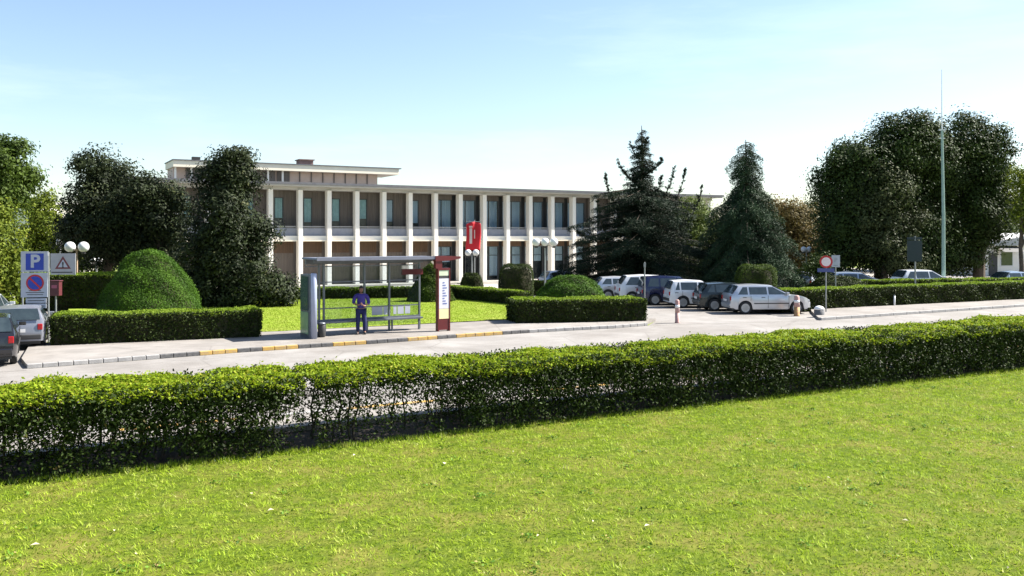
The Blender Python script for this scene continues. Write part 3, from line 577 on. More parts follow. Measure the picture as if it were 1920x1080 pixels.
for k_ in range(K0, K1):
    x0, x1 = k_*BAY+.17, (k_+1)*BAY-.17; glz = 6 <= k_ <= 12
    # upper storey
    MB().box(x0, x1, .34, .40, 3.85, 4.42).build('parapet_panel', M_greyp, bld)
    MB().box(x0, x1, .32, .42, 4.53, 4.58).box(x0, x1, .33, .41, 4.45, 4.47).build('handrail', M_fascia, bld)
    if not glz:
        b = MB(); slats(b, x0+1.12, x1, REC+.02, 3.85, 7.28); b.box(x0, x0+.42, REC+.05, REC+.12, 3.85, 7.28); b.box(x0+.42, x0+1.12, REC+.05, REC+.12, 3.85, 4.3); b.box(x0+.42, x0+1.12, REC+.05, REC+.12, 6.75, 7.28); b.build('wall_panel', M_brown, bld)
        window(x0+.43, x0+1.11, 4.3, 6.75, 1, [(.1, .9, rr_.choice((M_blind, M_curt, M_blind)), rr_.choice((5.0, 5.2, 4.9)))], y=REC+.06)
    else:
        MB().box(x0, x1, REC+.05, REC+.12, 6.85, 7.28).build('wall_panel', M_brown, bld)
        g = rr_.uniform(.02, .12); window(x0, x1, 3.86, 6.85, 2, [(.03+g*.6, .485, M_curt, None), (.53, .98-g*.5, M_curt, None)])
    # ground storey
    if k_ < 6 or k_ > 12:
        b = MB(); slats(b, x0, x1, REC+.02, 1.0, 2.55, .22); b.box(x0, x1, REC+.0, REC+.1, .16, 1.0); b.build('wall_panel', M_brown, bld)
        b = MB(); slats(b, x0, x1, REC+.0, 2.56, 3.44, .15); b.build('wood_band', M_wood, bld)
    else:
        MB().box(x0, x1, REC+.05, REC+.12, 3.0, 3.44).build('wood_band', M_wood, bld)
        cs = [] if k_ == 7 else [(.05, .44, M_curt, .5), (.56, .96, M_curt, .5)] if k_ in (8, 9) else [(.08, .92, M_curt, 1.7)]
        window(x0, x1, .17, 3.0, 2, cs, mid=2.2)
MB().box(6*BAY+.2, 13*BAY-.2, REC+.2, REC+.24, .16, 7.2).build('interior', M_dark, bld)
# rooftop storey
px0, px1, py = -5.95, 9.7+BAY, 5.0
MB().box(px0, px1-1.6, py+.5, py+3.4, 7.8, 9.02).build('rooftop_wall', M_tan, bld)
b = MB(); x = px0+.9
while x < px0+8.8: b.box(x, x+1.0, py+.38, py+.502, 7.95, 9.0); x += 1.15
b.build('rooftop_panels', M_brown, bld)
rf_ = None; x = px0+9.6
while x < px1-1.7:
    o = MB().box(0, .07, py+.42, py+.498, 7.8, 9.02).build('rooftop_rib', M_brown, bld) if rf_ is None else rf_.copy()
    if rf_ is None: rf_ = o
    else: C.objects.link(o); o.parent = bld
    o.location.x = x; x += .95
x = px0+.1; cf = None
while x < px0+9.2: 
    o = MB().box(-.07, .07, py-.0, py+.15, 7.8, 9.02).build('rooftop_column', M_white, bld) if cf is None else cf.copy()
    if cf is None: cf = o
    else: C.objects.link(o); o.parent = bld
    o.location.x = x; x += 1.15
MB().box(px0-.1, px1, py-.35, py+3.8, 9.02, 9.5).build('rooftop_fascia', M_cream, bld)
MB().box(px0-.15, px1+.2, py-.42, py+3.9, 9.503, 9.58).build('rooftop_roof', M_roof, bld)
b = MB().box(px0+10.1, px0+11.2, py+2, py+3.2, 9.62, 10.12); b.box(px0+10.0, px0+11.3, py+1.9, py+3.3, 10.12, 10.2); b.build('chimney', mat('brown_brick', (.24,.15,.14), (.18,.12,.11), .9), bld)
MB().tube([(px0+1.9, py+2, 9.6), (px0+1.9, py+2, 9.8)], .08).box(px0+1.6, px0+2.2, py+1.8, py+2.2, 9.8, 10.0).build('roof_vent', M_dark, bld)

# other buildings
e = empty('house', (49.6, 87, 0), R(8), 'white house at the right edge behind the yellow green tree', 'building')
MB().box(-3.6, 9, 0, 8, 0, 2.95).build('wall', M_white, e); MB().prism([(-4,2.95), (9.4,2.95), (9.4,3.15), (2.7,4.2), (-4,3.15)], -.4, 8.4).build('roof', M_fascia, e)
w = MB().box(-1.9, -.5, -.04, .05, .9, 2.4).build('window', M_wp, e); MB().box(-1.8, -.6, -.06, -.03, 1.0, 2.3).build('pane', M_cglass, w)
w = MB().box(1.5, 2.9, -.04, .05, .9, 2.4).build('window', M_wp, e); MB().box(1.6, 2.8, -.06, -.03, 1.0, 2.3).build('pane', M_cglass, w)
MB().box(-3.1, -2.2, -.05, .05, 0, 2.2).build('door', M_trim, e)
MB().add([(-2.4,-1.4,2.35),(-.1,-1.4,2.35),(-.1,0,2.9),(-2.4,0,2.9)], [(0,1,2,3)]).build('awning', M_trim, e)
e = empty('house', (XU(20, 74), 76, 0), R(-12), 'tall white walled house partly hidden by the tree at the left edge', 'building')
MB().box(-9, 1.6, 0, 9, 0, 6.6).build('wall', M_white, e); MB().box(-9.3, 1.9, -.3, 9.3, 6.6, 6.85).build('roof', M_fascia, e)
for x in (-7, -4): w = MB().box(x, x+1.1, -.04, .05, 4, 5.5).build('window', M_wp, e); MB().box(x+.08, x+1.02, -.06, -.03, 4.1, 5.4).build('pane', M_cglass, w)

# ---------------------------------------------------------------- bus shelter
sx = Vector((math.cos(R(33)), math.sin(R(33)), 0)); S0 = Vector((-7.02, 31.45, .125))
sh = empty('bus_shelter', S0, R(33), 'grey glass bus shelter with a red end pillar on the pavement', 'bus shelter')
MB().prism([(.02,2.79), (5.35,2.79), (5.35,2.84), (5.0,2.86), (.05,2.86)], -.25, 1.35).build('roof', mat('roof_grey', (.14,.15,.18), (.11,.12,.15), .5), sh, bevel=.015)
MB().box(0, 4.7, -.30, -.25, 2.76, 2.88).build('roof_fascia', mat('roof_fascia_grey', (.15,.16,.20), (.12,.13,.17), .4), sh)
MB().box(.1, 4.9, .25, .33, 2.68, 2.785).box(.1, 4.9, 1.1, 1.2, 2.60, 2.785).build('roof_beam', M_steel, sh)
MB().prism([(4.7,2.68), (5.3,2.70), (5.8,2.78), (5.8,2.86), (5.2,2.885), (4.7,2.885)], -.32, -.1).box(4.72, 5.0, -.29, -.11, 2.4, 2.70).build('roof_end', M_red, sh)
MB().box(3.95, 4.85, 1.02, 1.09, 2.14, 2.36).build('route_band', M_red, sh); MB().box(3.95, 4.15, 1.01, 1.10, 2.37, 2.50).build('route_plate', M_wp, sh)
pf = None
for x in (.62, .80, 2.42, 3.45, 4.75):
    o = MB().box(-.032, .032, 1.1, 1.19, 0, 2.6).build('post', M_steel, sh) if pf is None else pf.copy()
    if pf is None: pf = o
    else: C.objects.link(o); o.parent = sh
    o.location.x = x
for z in (.95, 1.93, 2.52): MB().box(.1, 4.75, 1.115, 1.165, z-.02, z+.02).build('rail', M_steel, sh)
xs = [.1, .59, .83, 2.39, 2.45, 3.42, 3.48, 4.72]
for a, c_ in ((.83,2.39), (2.45,3.42), (3.48,4.72)):
    MB().box(a, c_, 1.135, 1.145, .97, 1.91).build('glass_panel', M_sglass, sh); MB().box(a, c_, 1.135, 1.145, 1.95, 2.5).build('glass_panel', M_sglass, sh); MB().box(a, c_, 1.135, 1.145, .25, .93).build('glass_panel', M_sglass, sh)
b = MB().box(.3, 4.7, .72, 1.05, .44, .50); b.box(.3, 4.7, 1.02, 1.06, .40, .56)
b.build('bench', M_steel, sh)
for x in (.75, 2.42, 3.45, 4.6): MB().box(x-.025, x+.025, .85, .92, 0, .44).build('bench_leg', M_steel, sh)
for i, (x, w_) in enumerate(((2.72,.45), (3.2,.18), (3.62,.13), (3.80,.26), (4.12,.22))): MB().box(x, x+w_, 1.122, 1.13, .62, .93).build('notice', M_sgrey, sh)
ad = MB()
ad.prism([(-.16,0), (.12,0), (.12,2.27), (-.16,2.27)], .0, .95); ao = ad.build('advert_frame', M_steel, sh)
MB().lathe([(.11,0), (.11,2.29), (.09,2.32)], 16, Matrix.Translation((-.02,-.02,0))).build('advert_edge', M_blue_steel, sh, True)
MB().box(-.19, -.163, .13, .87, 1.0, 2.2).build('poster', mat('poster_dark', (.03,.06,.07), (.05,.08,.08), .12), sh); MB().box(-.185, -.163, .13, .87, .15, .93).build('poster', mat('poster_pale', (.25,.38,.22), (.20,.32,.18), .15), sh)
tt = MB().box(4.815, 4.86, -.3, -.1, 0, 2.42).box(5.30, 5.345, -.3, -.1, 0, 2.42).box(4.86, 5.30, -.3, -.1, 2.34, 2.42).build('pillar_frame', M_red, sh)
MB().box(4.86, 5.30, -.28, -.12, .05, .47).build('pillar_base', M_red, sh); MB().box(4.86, 5.30, -.29, -.12, .48, .86).build('ticket_panel', mat('cream_panel', (.75,.66,.36), (.68,.6,.32), .5), sh)
tb = MB().box(4.86, 5.30, -.29, -.12, .87, 2.02).build('timetable', mat('timetable_white', (.62,.62,.68), (.56,.56,.62), .4), sh)
b = MB()
for i in range(9): b.box(5.02, 5.10+.05*(i % 3), -.296, -.2905, 1.84-i*.1, 1.88-i*.1)
b.build('printed_rows', mat('print_blue', (.12,.16,.35), (.1,.13,.3), .6), tb)
MB().box(4.87, 5.29, -.285, -.12, 2.03, 2.12).build('dark_strip', M_trim, sh); MB().box(4.87, 5.29, -.285, -.12, 2.13, 2.33).build('stop_plate', mat('pale_green_plate', (.60,.66,.48), (.5,.58,.4), .5), sh)
lb_ = empty('litter_bin', S0+sx*.42+Vector((-sx.y, sx.x, 0))*.35, R(33), 'small black bin at the foot of the advert panel in the shelter', 'bin')
MB().lathe([(.11,0), (.14,.05), (.14,.42), (.12,.46)], 14).build('drum', M_trim, lb_, True); MB().lathe([(.145,.46), (.12,.52), (.03,.54)], 14).build('lid', M_steel, lb_, True)

# ---------------------------------------------------------------- person in the shelter
def skin(name, pts, edges, rad, m, parent, root=0, sub=2):
    me = bpy.data.meshes.new(name); me.from_pydata(pts, edges, []); me.materials.append(m); o = bpy.data.objects.new(name, me); C.objects.link(o); o.parent = parent
    s = o.modifiers.new('skin', 'SKIN'); s.use_smooth_shade = True
    for i, v in enumerate(me.skin_vertices[0].data): r = rad[i]; v.radius = r if isinstance(r, tuple) else (r, r); v.use_root = (i == root)
    u_ = o.modifiers.new('sub', 'SUBSURF'); u_.levels = sub; u_.render_levels = sub; return o
M_skin = mat('skin', (.30,.16,.11), (.26,.14,.095), .6, spec=.3); M_hair = mat('black_hair', (.012,.010,.010), (.02,.018,.016), .6)
M_shirt = mat('violet_blue_shirt', (.05,.035,.24), (.035,.025,.18), .8, scale=8); M_jean = mat('blue_jeans', (.010,.014,.07), (.016,.022,.09), .9, scale=12)
pp = W(677, 627, 32.9); 
pe = empty('person', (pp.x, 32.9, .125), R(12), 'person with short black hair in blue violet shirt and jeans standing inside the bus shelter', 'person')
bp = [(0,0,.95), (0,.01,1.12), (0,.01,1.32), (0,0,1.46), (0,-.01,1.55),                     # pelvis, waist, chest, neck base, neck
      (-.20,0,1.43), (-.29,-.03,1.16), (-.13,-.24,1.10), (-.06,-.30,1.13), (.20,0,1.43), (.29,-.03,1.16), (.12,-.23,1.06), (.05,-.29,1.10),
      (-.10,0,.90), (-.115,-.02,.50), (-.12,.02,.09), (-.13,-.13,.04), (.10,0,.90), (.125,-.04,.50), (.13,.02,.09), (.16,-.13,.04)]
be = [(0,1),(1,2),(2,3),(3,4),(3,5),(5,6),(6,7),(7,8),(3,9),(9,10),(10,11),(11,12),(0,13),(13,14),(14,15),(15,16),(0,17),(17,18),(18,19),(19,20)]
br = [.10,.09,.10,.06,.05, .055,.04,.03,.028, .055,.04,.03,.028, .085,.058,.042,.035, .085,.058,.042,.035]
body = skin('body', bp, be, br, M_skin, pe)
skin('shirt', [(0,0,.93), (0,.01,1.12), (0,.01,1.30), (0,0,1.44), (-.20,0,1.43), (-.285,-.02,1.20), (-.24,-.09,1.13), (.20,0,1.43), (.285,-.02,1.20), (.24,-.09,1.10)], [(0,1),(1,2),(2,3),(3,4),(4,5),(5,6),(3,7),(7,8),(8,9)],
     [.16,.155,.17,.10,.085,.07,.06,.085,.07,.06], M_shirt, pe)
skin('trousers', [(0,0,.96), (-.10,0,.86), (-.115,-.02,.50), (-.12,.02,.10), (.10,0,.86), (.125,-.04,.50), (.13,.02,.10)], [(0,1),(1,2),(2,3),(0,4),(4,5),(5,6)], [.15,.115,.085,.07,.115,.085,.07], M_jean, pe)
for s in (-1, 1): skin('shoe', [(.13*s,.05,.045), (.14*s,-.06,.05), (.16*s,-.17,.035)], [(0,1),(1,2)], [.05,.052,.04], M_trim, pe, sub=1)
# head: egg with brow, nose, mouth, ears; joined to the body mesh by the neck
hb = bmesh.new(); bmesh.ops.create_uvsphere(hb, u_segments=20, v_segments=16, radius=1)
for v in hb.verts:
    x, y, z = v.co; fx = .076*(1 if z > -.2 else 1-.30*(-z-.2)); v.co = Vector((x*fx, y*.095-(.012 if z < -.3 and y < 0 else 0), z*.118))
    if y < -.9 and abs(x) < .25 and -.3 < z < .1: v.co.y -= .022
hm = bpy.data.meshes.new('head'); hb.to_mesh(hm); hb.free(); hm.materials.append(M_skin); ho = bpy.data.objects.new('head', hm); C.objects.link(ho); ho.parent = body; ho.location = (0,-.02,1.67); ho.rotation_euler = (R(14),R(4),R(22))
hm.polygons.foreach_set('use_smooth', [True]*len(hm.polygons))
for s in (-1, 1):
    o = sphere_mb((.030*s,-.088,.008), (.011,.010), 6).build('eye', M_hair, ho, True); o = sphere_mb((.077*s,.005,-.005), (.014,.026), 6).build('ear', M_skin, ho, True)
MB().box(-.024, .024, -.097, -.088, -.055, -.047).build('mouth', mat('lip', (.2,.07,.06), (.18,.06,.05), .6), ho)
hb = bmesh.new(); bmesh.ops.create_uvsphere(hb, u_segments=20, v_segments=14, radius=1)
bmesh.ops.delete(hb, geom=[v for v in hb.verts if v.co.z < -.45 or (v.co.y < -.35 and v.co.z < .42)], context='VERTS')
for v in hb.verts: v.co = Vector((v.co.x*.086, v.co.y*.104+.004, v.co.z*.128+.004)); v.co += Vector([rng.normal()*.0025 for _ in range(3)])
hm = bpy.data.meshes.new('hair'); hb.to_mesh(hm); hb.free(); hm.materials.append(M_hair); o = bpy.data.objects.new('hair', hm); C.objects.link(o); o.parent = ho
for (w0, w1, sgn) in (((-.06,-.30,1.13), (-.03,-.36,1.15), 1), ((.05,-.29,1.10), (.02,-.35,1.12), -1)):       # five fingers a hand, curled
    w0, w1 = Vector(w0), Vector(w1); d = (w1-w0).normalized()
    hnd = skin('hand', [tuple(w0), tuple(w0+d*.045), tuple(w0+d*.085)], [(0,1),(1,2)], [.024,(.034,.018),(.036,.016)], M_skin, body, sub=1)
    for q in range(4):
        a = w0+d*.09+Vector((0,0,(q-1.5)*.018)); Lf = (.030,.036,.034,.026)[q]
        skin('finger', [tuple(a), tuple(a+d*Lf*.8), tuple(a+d*Lf+Vector((sgn*.022,.006,0))), tuple(a+d*Lf*.7+Vector((sgn*.036,.02,0)))], [(0,1),(1,2),(2,3)], [.009,.008,.0075,.006], M_skin, hnd, sub=1)
    a = w0+d*.03+Vector((0,0,.026)); skin('thumb', [tuple(a), tuple(a+d*.025+Vector((sgn*.012,0,.02))), tuple(a+d*.05+Vector((sgn*.022,0,.022)))], [(0,1),(1,2)], [.012,.010,.008], M_skin, hnd, sub=1)

# ---------------------------------------------------------------- cars
def car(loc, rz, paint, label, L_=4.1, Wd=1.7, H=1.43, belt=.92, hood=.83, wb=2.55, xr=.72, style='hatch', group='parked cars', rev=False):
    """local +x is the front; x=0 the rear bumper"""
    e = empty('parked_car', loc, rz, label, 'car', group); w = Wd/2
    rw = .31; wx = (xr, xr+wb); xa = L_-1.02; xb = xa-.88                # cowl, roof front
    if style == 'hatch': xc, xd = .42, .06
    elif style == 'mpv': xc, xd = .25, .03; 
    elif style == 'wagon': xc, xd = .45, .06
    else: xc, xd = 1.25, .75
    def topz(x):       # centre-line upper profile
        pts = [(0,.55), (.03,.80), (xd,belt+.03), (xc,H-.05), ((xb+xc)/2,H), (xb,H-.05), (xa,belt+.02), (L_-.40,hood+.03), (L_-.14,hood-.08), (L_-.02,.52), (L_,.40)]
        if style == 'sedan': pts[2:4] = [(.10,belt-.02), (xd,belt+.02), (xc,H-.06)]
        for (a, za), (c_, zc_) in zip(pts[:-1], pts[1:]):
            if x <= c_: t = (x-a)/(c_-a); return za+(zc_-za)*t
        return pts[-1][1]
    def sill(x):
        z = .24+(.06 if x < .15 or x > L_-.15 else 0)
        for c_ in wx:
            q = (rw+.055)**2-(x-c_)**2
            if q > 0: z = max(z, .30+math.sqrt(q))
        return z
    def half(x):       # plan taper
        t = min(x/.35, 1); s = min((L_-x)/.55, 1); return w*(.86+.14*math.sin(t*math.pi/2))*(.76+.24*math.sin(s*math.pi/2))
    xs = sorted(set([round(v, 3) for v in list(np.linspace(0, L_, 34))+[c_+d for c_ in wx for d in np.linspace(-(rw+.055), rw+.055, 11)]+[xa, xb, xc, xd, L_-.02, L_-.12, .03]]))
    def ring(x):
        h = half(x); zt = topz(x); zs = min(sill(x), zt-.02); zb = min(belt, zt-.015) if zt < belt+.03 else belt; roofy = h*(.985-.26*max(0, (zt-belt))/(H-belt)) if zt > belt else h*.90
        zm = (zs+zb)/2 if zs > .5 else .55
        return [(x, -h*.955, zs), (x, -h, max(zm, zs+.01)), (x, -h*.985, zb), (x, -roofy, zt-.035 if zt > belt+.05 else zt-.02), (x, -roofy*.75, zt-.004), (x, 0, zt+.012),
                (x, roofy*.75, zt-.004), (x, roofy, zt-.035 if zt > belt+.05 else zt-.02), (x, h*.985, zb), (x, h, max(zm, zs+.01)), (x, h*.955, zs)]
    V = []; Fc = []; n = 11
    for x in xs: V += ring(x)
    for i in range(len(xs)-1):
        for j in range(n-1): Fc.append((i*n+j, i*n+j+1, (i+1)*n+j+1, (i+1)*n+j))
    Fc.append(tuple(range(n))); Fc.append(tuple((len(xs)-1)*n+j for j in range(n-1, -1, -1)))
    body = MB().add(V, Fc).build('body', paint, e, True)
    sm = body.modifiers.new('edge', 'EDGE_SPLIT'); sm.split_angle = R(32)
    b = MB().box(.12, L_-.12, -w*.80, w*.80, .20, .60); b.build('underbody', M_trim, e)
    def yside(x, z):
        h = half(x); zt = topz(x)-.035; ry = h*(.985-.26*max(0, (topz(x)-belt))/(H-belt)); t = 0 if zt <= belt else max(0, min(1, (z-belt)/(zt-belt))); return h*.985+(ry-h*.985)*t
    # side windows
    zt0, zt1 = belt+.035, H-.125
    def xw_front(z): return xa-.10-(z-belt)/(H-.05-belt)*(xa-xb)*.98
    def xw_rear(z): return xd+.16+(z-belt)/(H-.05-belt)*(xc-xd)*1.0
    B1 = xa-1.15; B2 = B1-.95
    segs = [(None, B2-.04), (B2+.04, B1-.04), (B1+.04, None)]
    for sgn in (-1, 1):
        for a, c_ in segs:
            rows = []
            for z in np.linspace(zt0, zt1, 5):
                xl = (xw_rear(z)+.10) if a is None else a; xrr = (xw_front(z)-.04) if c_ is None else c_
                if xrr-xl < .04: xl = xrr-.04
                rows.append([(x, sgn*(yside(x, z)+.006), z) for x in np.linspace(xl, xrr, 5)])
            vs = [p for r_ in rows for p in r_]; MB().add(vs, [(i*5+j, i*5+j+1, (i+1)*5+j+1, (i+1)*5+j) for i in range(4) for j in range(4)]).build('side_window', M_cglass, e, True)
        b = MB().box(.45, L_-.75, sgn*w-.012, sgn*w+.012, .50, .545) if sgn > 0 else MB().box(.45, L_-.75, -w-.012, -w+.012, .50, .545)
        b = MB(); xs2 = [v for v in np.linspace(wx[0]+rw+.1, wx[1]-rw-.1, 6)]
        for a, c_ in zip(xs2[:-1], xs2[1:]): b.box(a, c_, min(sgn*(half(a)-.02), sgn*(half(a)+.012)), max(sgn*(half(a)-.02), sgn*(half(a)+.012)), .50, .55)
        b.build('side_moulding', M_trim, e)
        for xh in (B1-.15, B2-.12): 
            y = half(xh)*.985; MB().box(xh-.18, xh, min(sgn*(y-.01), sgn*(y+.02)), max(sgn*(y-.01), sgn*(y+.02)), belt-.12, belt-.09).build('door_handle', M_trim, e)
        for xg in (B1, B2+.1, xa-.12):
            yy = half(xg); MB().box(xg-.006, xg+.006, min(sgn*(yy*.97), sgn*(yy+.002)), max(sgn*(yy*.97), sgn*(yy+.002)), .30 if xg != B2+.1 else .66, belt-.02).build('door_gap', M_trim, e)
        y = half(xa-.25); MB().box(xa-.30, xa-.16, min(sgn*(y-.03), sgn*(y+.17)), max(sgn*(y-.03), sgn*(y+.17)), belt+.02, belt+.14).build('wing_mirror', paint, e, bevel=.02)
        # lamps
        MB().box(L_-.30, L_-.06, min(sgn*w*.50, sgn*w*.84), max(sgn*w*.50, sgn*w*.84), hood-.27, hood-.14).build('headlight', M_head, e, bevel=.03)
        MB().box(-.005, .13, min(sgn*w*.70, sgn*w*.875), max(sgn*w*.70, sgn*w*.875), .66, .86).build('tail_light', M_tail, e, bevel=.02)
    # windscreen, rear window
    def cross(xlow, zlow, xhi, zhi, nm, off):
        vs = []; 
        for t in (0.08, .5, .93):
            x = xlow+(xhi-xlow)*t; zc_ = topz(x)+off; h = half(x)*(.985-.26*max(0, (topz(x)-belt))/(H-belt))*.93
            vs += [(x+(off if nm == 'windscreen' else -off), y, zc_+.008-abs(y/h)*.012) for y in np.linspace(-h, h, 5)]
        MB().add(vs, [(i*5+j, i*5+j+1, (i+1)*5+j+1, (i+1)*5+j) for i in range(2) for j in range(4)]).build(nm, M_cglass, e, True)
    cross(xa, belt, xb, H, 'windscreen', .014); cross(xd, belt, xc, H, 'rear_window', .016)
    MB().box(-.03, .10, -w*.84, w*.84, .36, .52).build('rear_bumper', M_trim if style != 'hatch' else paint, e, bevel=.03)
    MB().box(L_-.10, L_+.03, -w*.70, w*.70, .30, .46).build('front_bumper', paint, e, bevel=.03)
    MB().box(L_-.02, L_+.02, -.35, .35, hood-.25, hood-.16).build('grille', M_trim, e)
    MB().box(-.045, -.03, -.26, .26, .60, .71).build('licence_plate', M_wp, e); MB().box(L_+.03, L_+.04, -.26, .26, .36, .47).build('licence_plate', M_wp, e)
    Ry = Matrix.Rotation(R(90), 4, 'X'); wf = None
    for c_ in wx:
        for sgn in (-1, 1):
            t = MB().lathe([(.19,-.09), (.29,-.095), (rw,-.07), (rw,.07), (.29,.095), (.19,.09)], 24, Ry).build('wheel', M_tyre, e, True); t.location = (c_, sgn*(w-.13), rw)
            b = MB().lathe([(.20,-.05), (.20,.05)], 20, Ry)
            r_ = MB()
            for q in range(7):
                Mq = Matrix.Rotation(2*math.pi*q/7, 4, 'Y'); r_.box(-.022, .022, -.094, -.075, .02, .19, Mq); r_.box(-.022, .022, .075, .094, .02, .19, Mq)
            r_.lathe([(.19,-.094), (.205,-.097), (.205,.097), (.19,.094)], 22, Ry); r_.lathe([(.05,-.10), (.05,.10)], 12, Ry); r_.build('rim', M_rim, t)
            b.build('brake_disc', M_trim, t)
    return e
P_silver = mat('silver_paint', (.50,.52,.56), (.47,.49,.53), .28, .55, coat=.6); P_white = mat('white_car_paint', (.74,.75,.77), (.70,.71,.73), .3, coat=.6)
P_dkgrn = mat('dark_green_paint', (.012,.02,.02), (.018,.026,.026), .25, .3, coat=.6); P_navy = mat('navy_paint', (.010,.016,.06), (.012,.018,.07), .25, .3, coat=.6)
P_black = mat('black_car_paint', (.012,.012,.015), (.016,.016,.02), .2, .2, coat=.8); P_pale = mat('pale_silver_paint', (.56,.58,.62), (.52,.54,.58), .3, .4, coat=.5)
P_sblue = mat('silver_blue_paint', (.36,.44,.56), (.33,.41,.53), .3, .4, coat=.5)
RC = R(4); PK = 'cars parked in a row beside the entrance'
car((10.50,43.55,.008), RC, P_silver, 'silver five door hatchback nearest the entrance, fully in view', 4.0, 1.66, 1.43, group=PK)
car((9.42,45.35,.008), RC, P_dkgrn, 'dark green black hatchback partly hidden by the silver hatchback', 3.9, 1.66, 1.44, group=PK)
car((8.22,47.3,.008), RC, P_white, 'small white hatchback between the dark hatchback and the navy van', 3.7, 1.62, 1.47, style='mpv', group=PK)
car((7.05,49.2,.008), RC, P_navy, 'navy blue people carrier behind the small white hatchback', 4.1, 1.7, 1.60, belt=1.0, style='mpv', group=PK)
car((6.05,51.1,.008), RC, P_white, 'white estate car left of the navy people carrier, behind the thin grey pole', 4.3, 1.7, 1.58, belt=.98, style='wagon', group=PK)
car((4.9,53.1,.008), RC, P_pale, 'pale car farthest back in the row beside the low domed bush', 4.1, 1.7, 1.40, group=PK)
car((2.0,60.5,.012), R(20), P_sblue, 'small blue and white car half hidden between the block bush and the low dome', 3.6, 1.6, 1.45, group='cars parked near the building')
FR = 'cars parked behind the far right hedge'
car((21.4,60.2,.008), R(-8), P_sblue, 'silver blue car behind the far hedge, left of the white one', 4.0, 1.68, 1.40, group=FR)
car((25.7,59.4,.008), R(6), P_white, 'white car behind the far hedge, just left of the tall mast', 4.1, 1.7, 1.58, belt=1.0, style='wagon', group=FR)
car((32.6,60.8,.008), R(10), P_sblue, 'grey silver car at the right edge before the white house', 4.2, 1.7, 1.42, style='sedan', group=FR)
car((19.0,58.5,.008), R(60), P_pale, 'pale car mostly hidden behind the low mound bush near the round sign', 4.0, 1.7, 1.42, group=FR)
LC = 'cars parked in the side street at left'
car((-16.15,28.9,.012), R(116), mat('grey_silver_paint', (.26,.27,.31), (.23,.24,.28), .3, .4, coat=.5), 'silver grey boxy car seen from behind next to the left hedge', 3.9, 1.72, 1.42, style='mpv', group=LC)
car((-14.95,25.1,.012), R(118), P_black, 'black car cut off by the left edge, only its rear corner visible', 4.0, 1.7, 1.45, group=LC)
car((-20.7,33.8,.012), R(108), P_pale, 'pale car farther down the side street behind the parking sign', 4.0, 1.7, 1.5, style='mpv', group=LC)

# ---------------------------------------------------------------- signs, lamps, posts
def text(s, size, loc, m, parent, nm='lettering', bold=.02):
    cu = bpy.data.curves.new(nm, 'FONT'); cu.body = s; cu.size = size; cu.align_x = 'CENTER'; cu.align_y = 'CENTER'; cu.extrude = .003; cu.offset = bold
    o = bpy.data.objects.new(nm, cu); C.objects.link(o); dg = bpy.context.evaluated_depsgraph_get(); me = bpy.data.meshes.new_from_object(o.evaluated_get(dg)); bpy.data.objects.remove(o)
    me.materials.clear(); me.materials.append(m); o = bpy.data.objects.new(nm, me); C.objects.link(o); o.parent = parent; o.location = loc; o.rotation_euler = (R(90),0,0); return o
def disc(cx, cz, r, y0, y1, n=28): return MB().prism([(cx+r*math.cos(2*math.pi*i/n), cz+r*math.sin(2*math.pi*i/n)) for i in range(n)], y0, y1)
D = 31.0; s_ = D/F; base = (XU(66, D), D, .012)
sg = empty('parking_sign', base, R(10), 'large grey and blue parking sign board with a no stopping disc on a post', 'road sign')
zz = lambda v: HC-(v-HZ)*s_
MB().tube([(-.42,.05,0), (-.42,.05,zz(474))], .03).tube([(.42,.05,0), (.42,.05,zz(474))], .03).build('post', M_pole, sg)
pn = MB().box(-.46, .42, -.015, .015, zz(510), zz(472)).build('panel', M_sgrey, sg); MB().box(-.30, .28, -.022, -.0155, zz(507), zz(476)).build('blue_square', M_sblue, pn); text('P', .62, (0,-.024,zz(491.5)), M_sgrey, pn)
pn = MB().box(-.46, .40, -.015, .015, zz(558), zz(512)).build('panel', M_sgrey, sg)
disc(0, zz(531), .29, -.024, -.0155).build('red_ring', M_sred, pn); disc(0, zz(531), .235, -.030, -.0245).build('blue_disc', M_sblue, pn)
MB().box(-.24, .24, -.035, -.0305, -.028, .028, Matrix.Translation((0,0,zz(531))) @ Matrix.Rotation(R(45), 4, 'Y')).build('red_bar', M_sred, pn)
b = MB()
for q, wq in ((545.5,.2), (549,.3), (553,.26)): b.box(-wq, wq, -.020, -.0155, zz(q+.6), zz(q-.6))
b.build('lettering', M_trim, pn)
for q in (560, 570):
    pn = MB().box(-.30, .36, -.015, .015, zz(q+8.5), zz(q)).build('small_plate', M_sgrey, sg); MB().box(-.24, .30, -.019, -.0155, zz(q+5), zz(q+3.6)).build('lettering', M_trim, pn)
pn = MB().box(.50, 1.32, -.015, .015, zz(516), zz(476)).build('panel', mat('sign_grey', (.36,.36,.38), (.30,.30,.32), .5), sg)
tri = lambda k, y0, y1: MB().prism([(.91+k*.30*math.cos(a), zz(497)+k*.30*math.sin(a)) for a in (R(90), R(210), R(330))], y0, y1)
tri(1, -.022, -.0155).build('red_triangle', mat('dull_red', (.16,.03,.04), (.12,.03,.035), .5), pn); tri(.62, -.027, -.0225).build('triangle_field', M_sgrey, pn); text('!', .27, (.91,-.029,zz(498)), M_trim, pn, bold=.012)
pn_ = MB().box(.53, 1.22, -.019, -.0155, zz(512.5), zz(510.5)).build('lettering', M_trim, pn)
e = empty('ticket_machine', (XU(105,33), 33, .13), 0, 'small dark red box on a thin post left of the green dome', 'ticket machine')
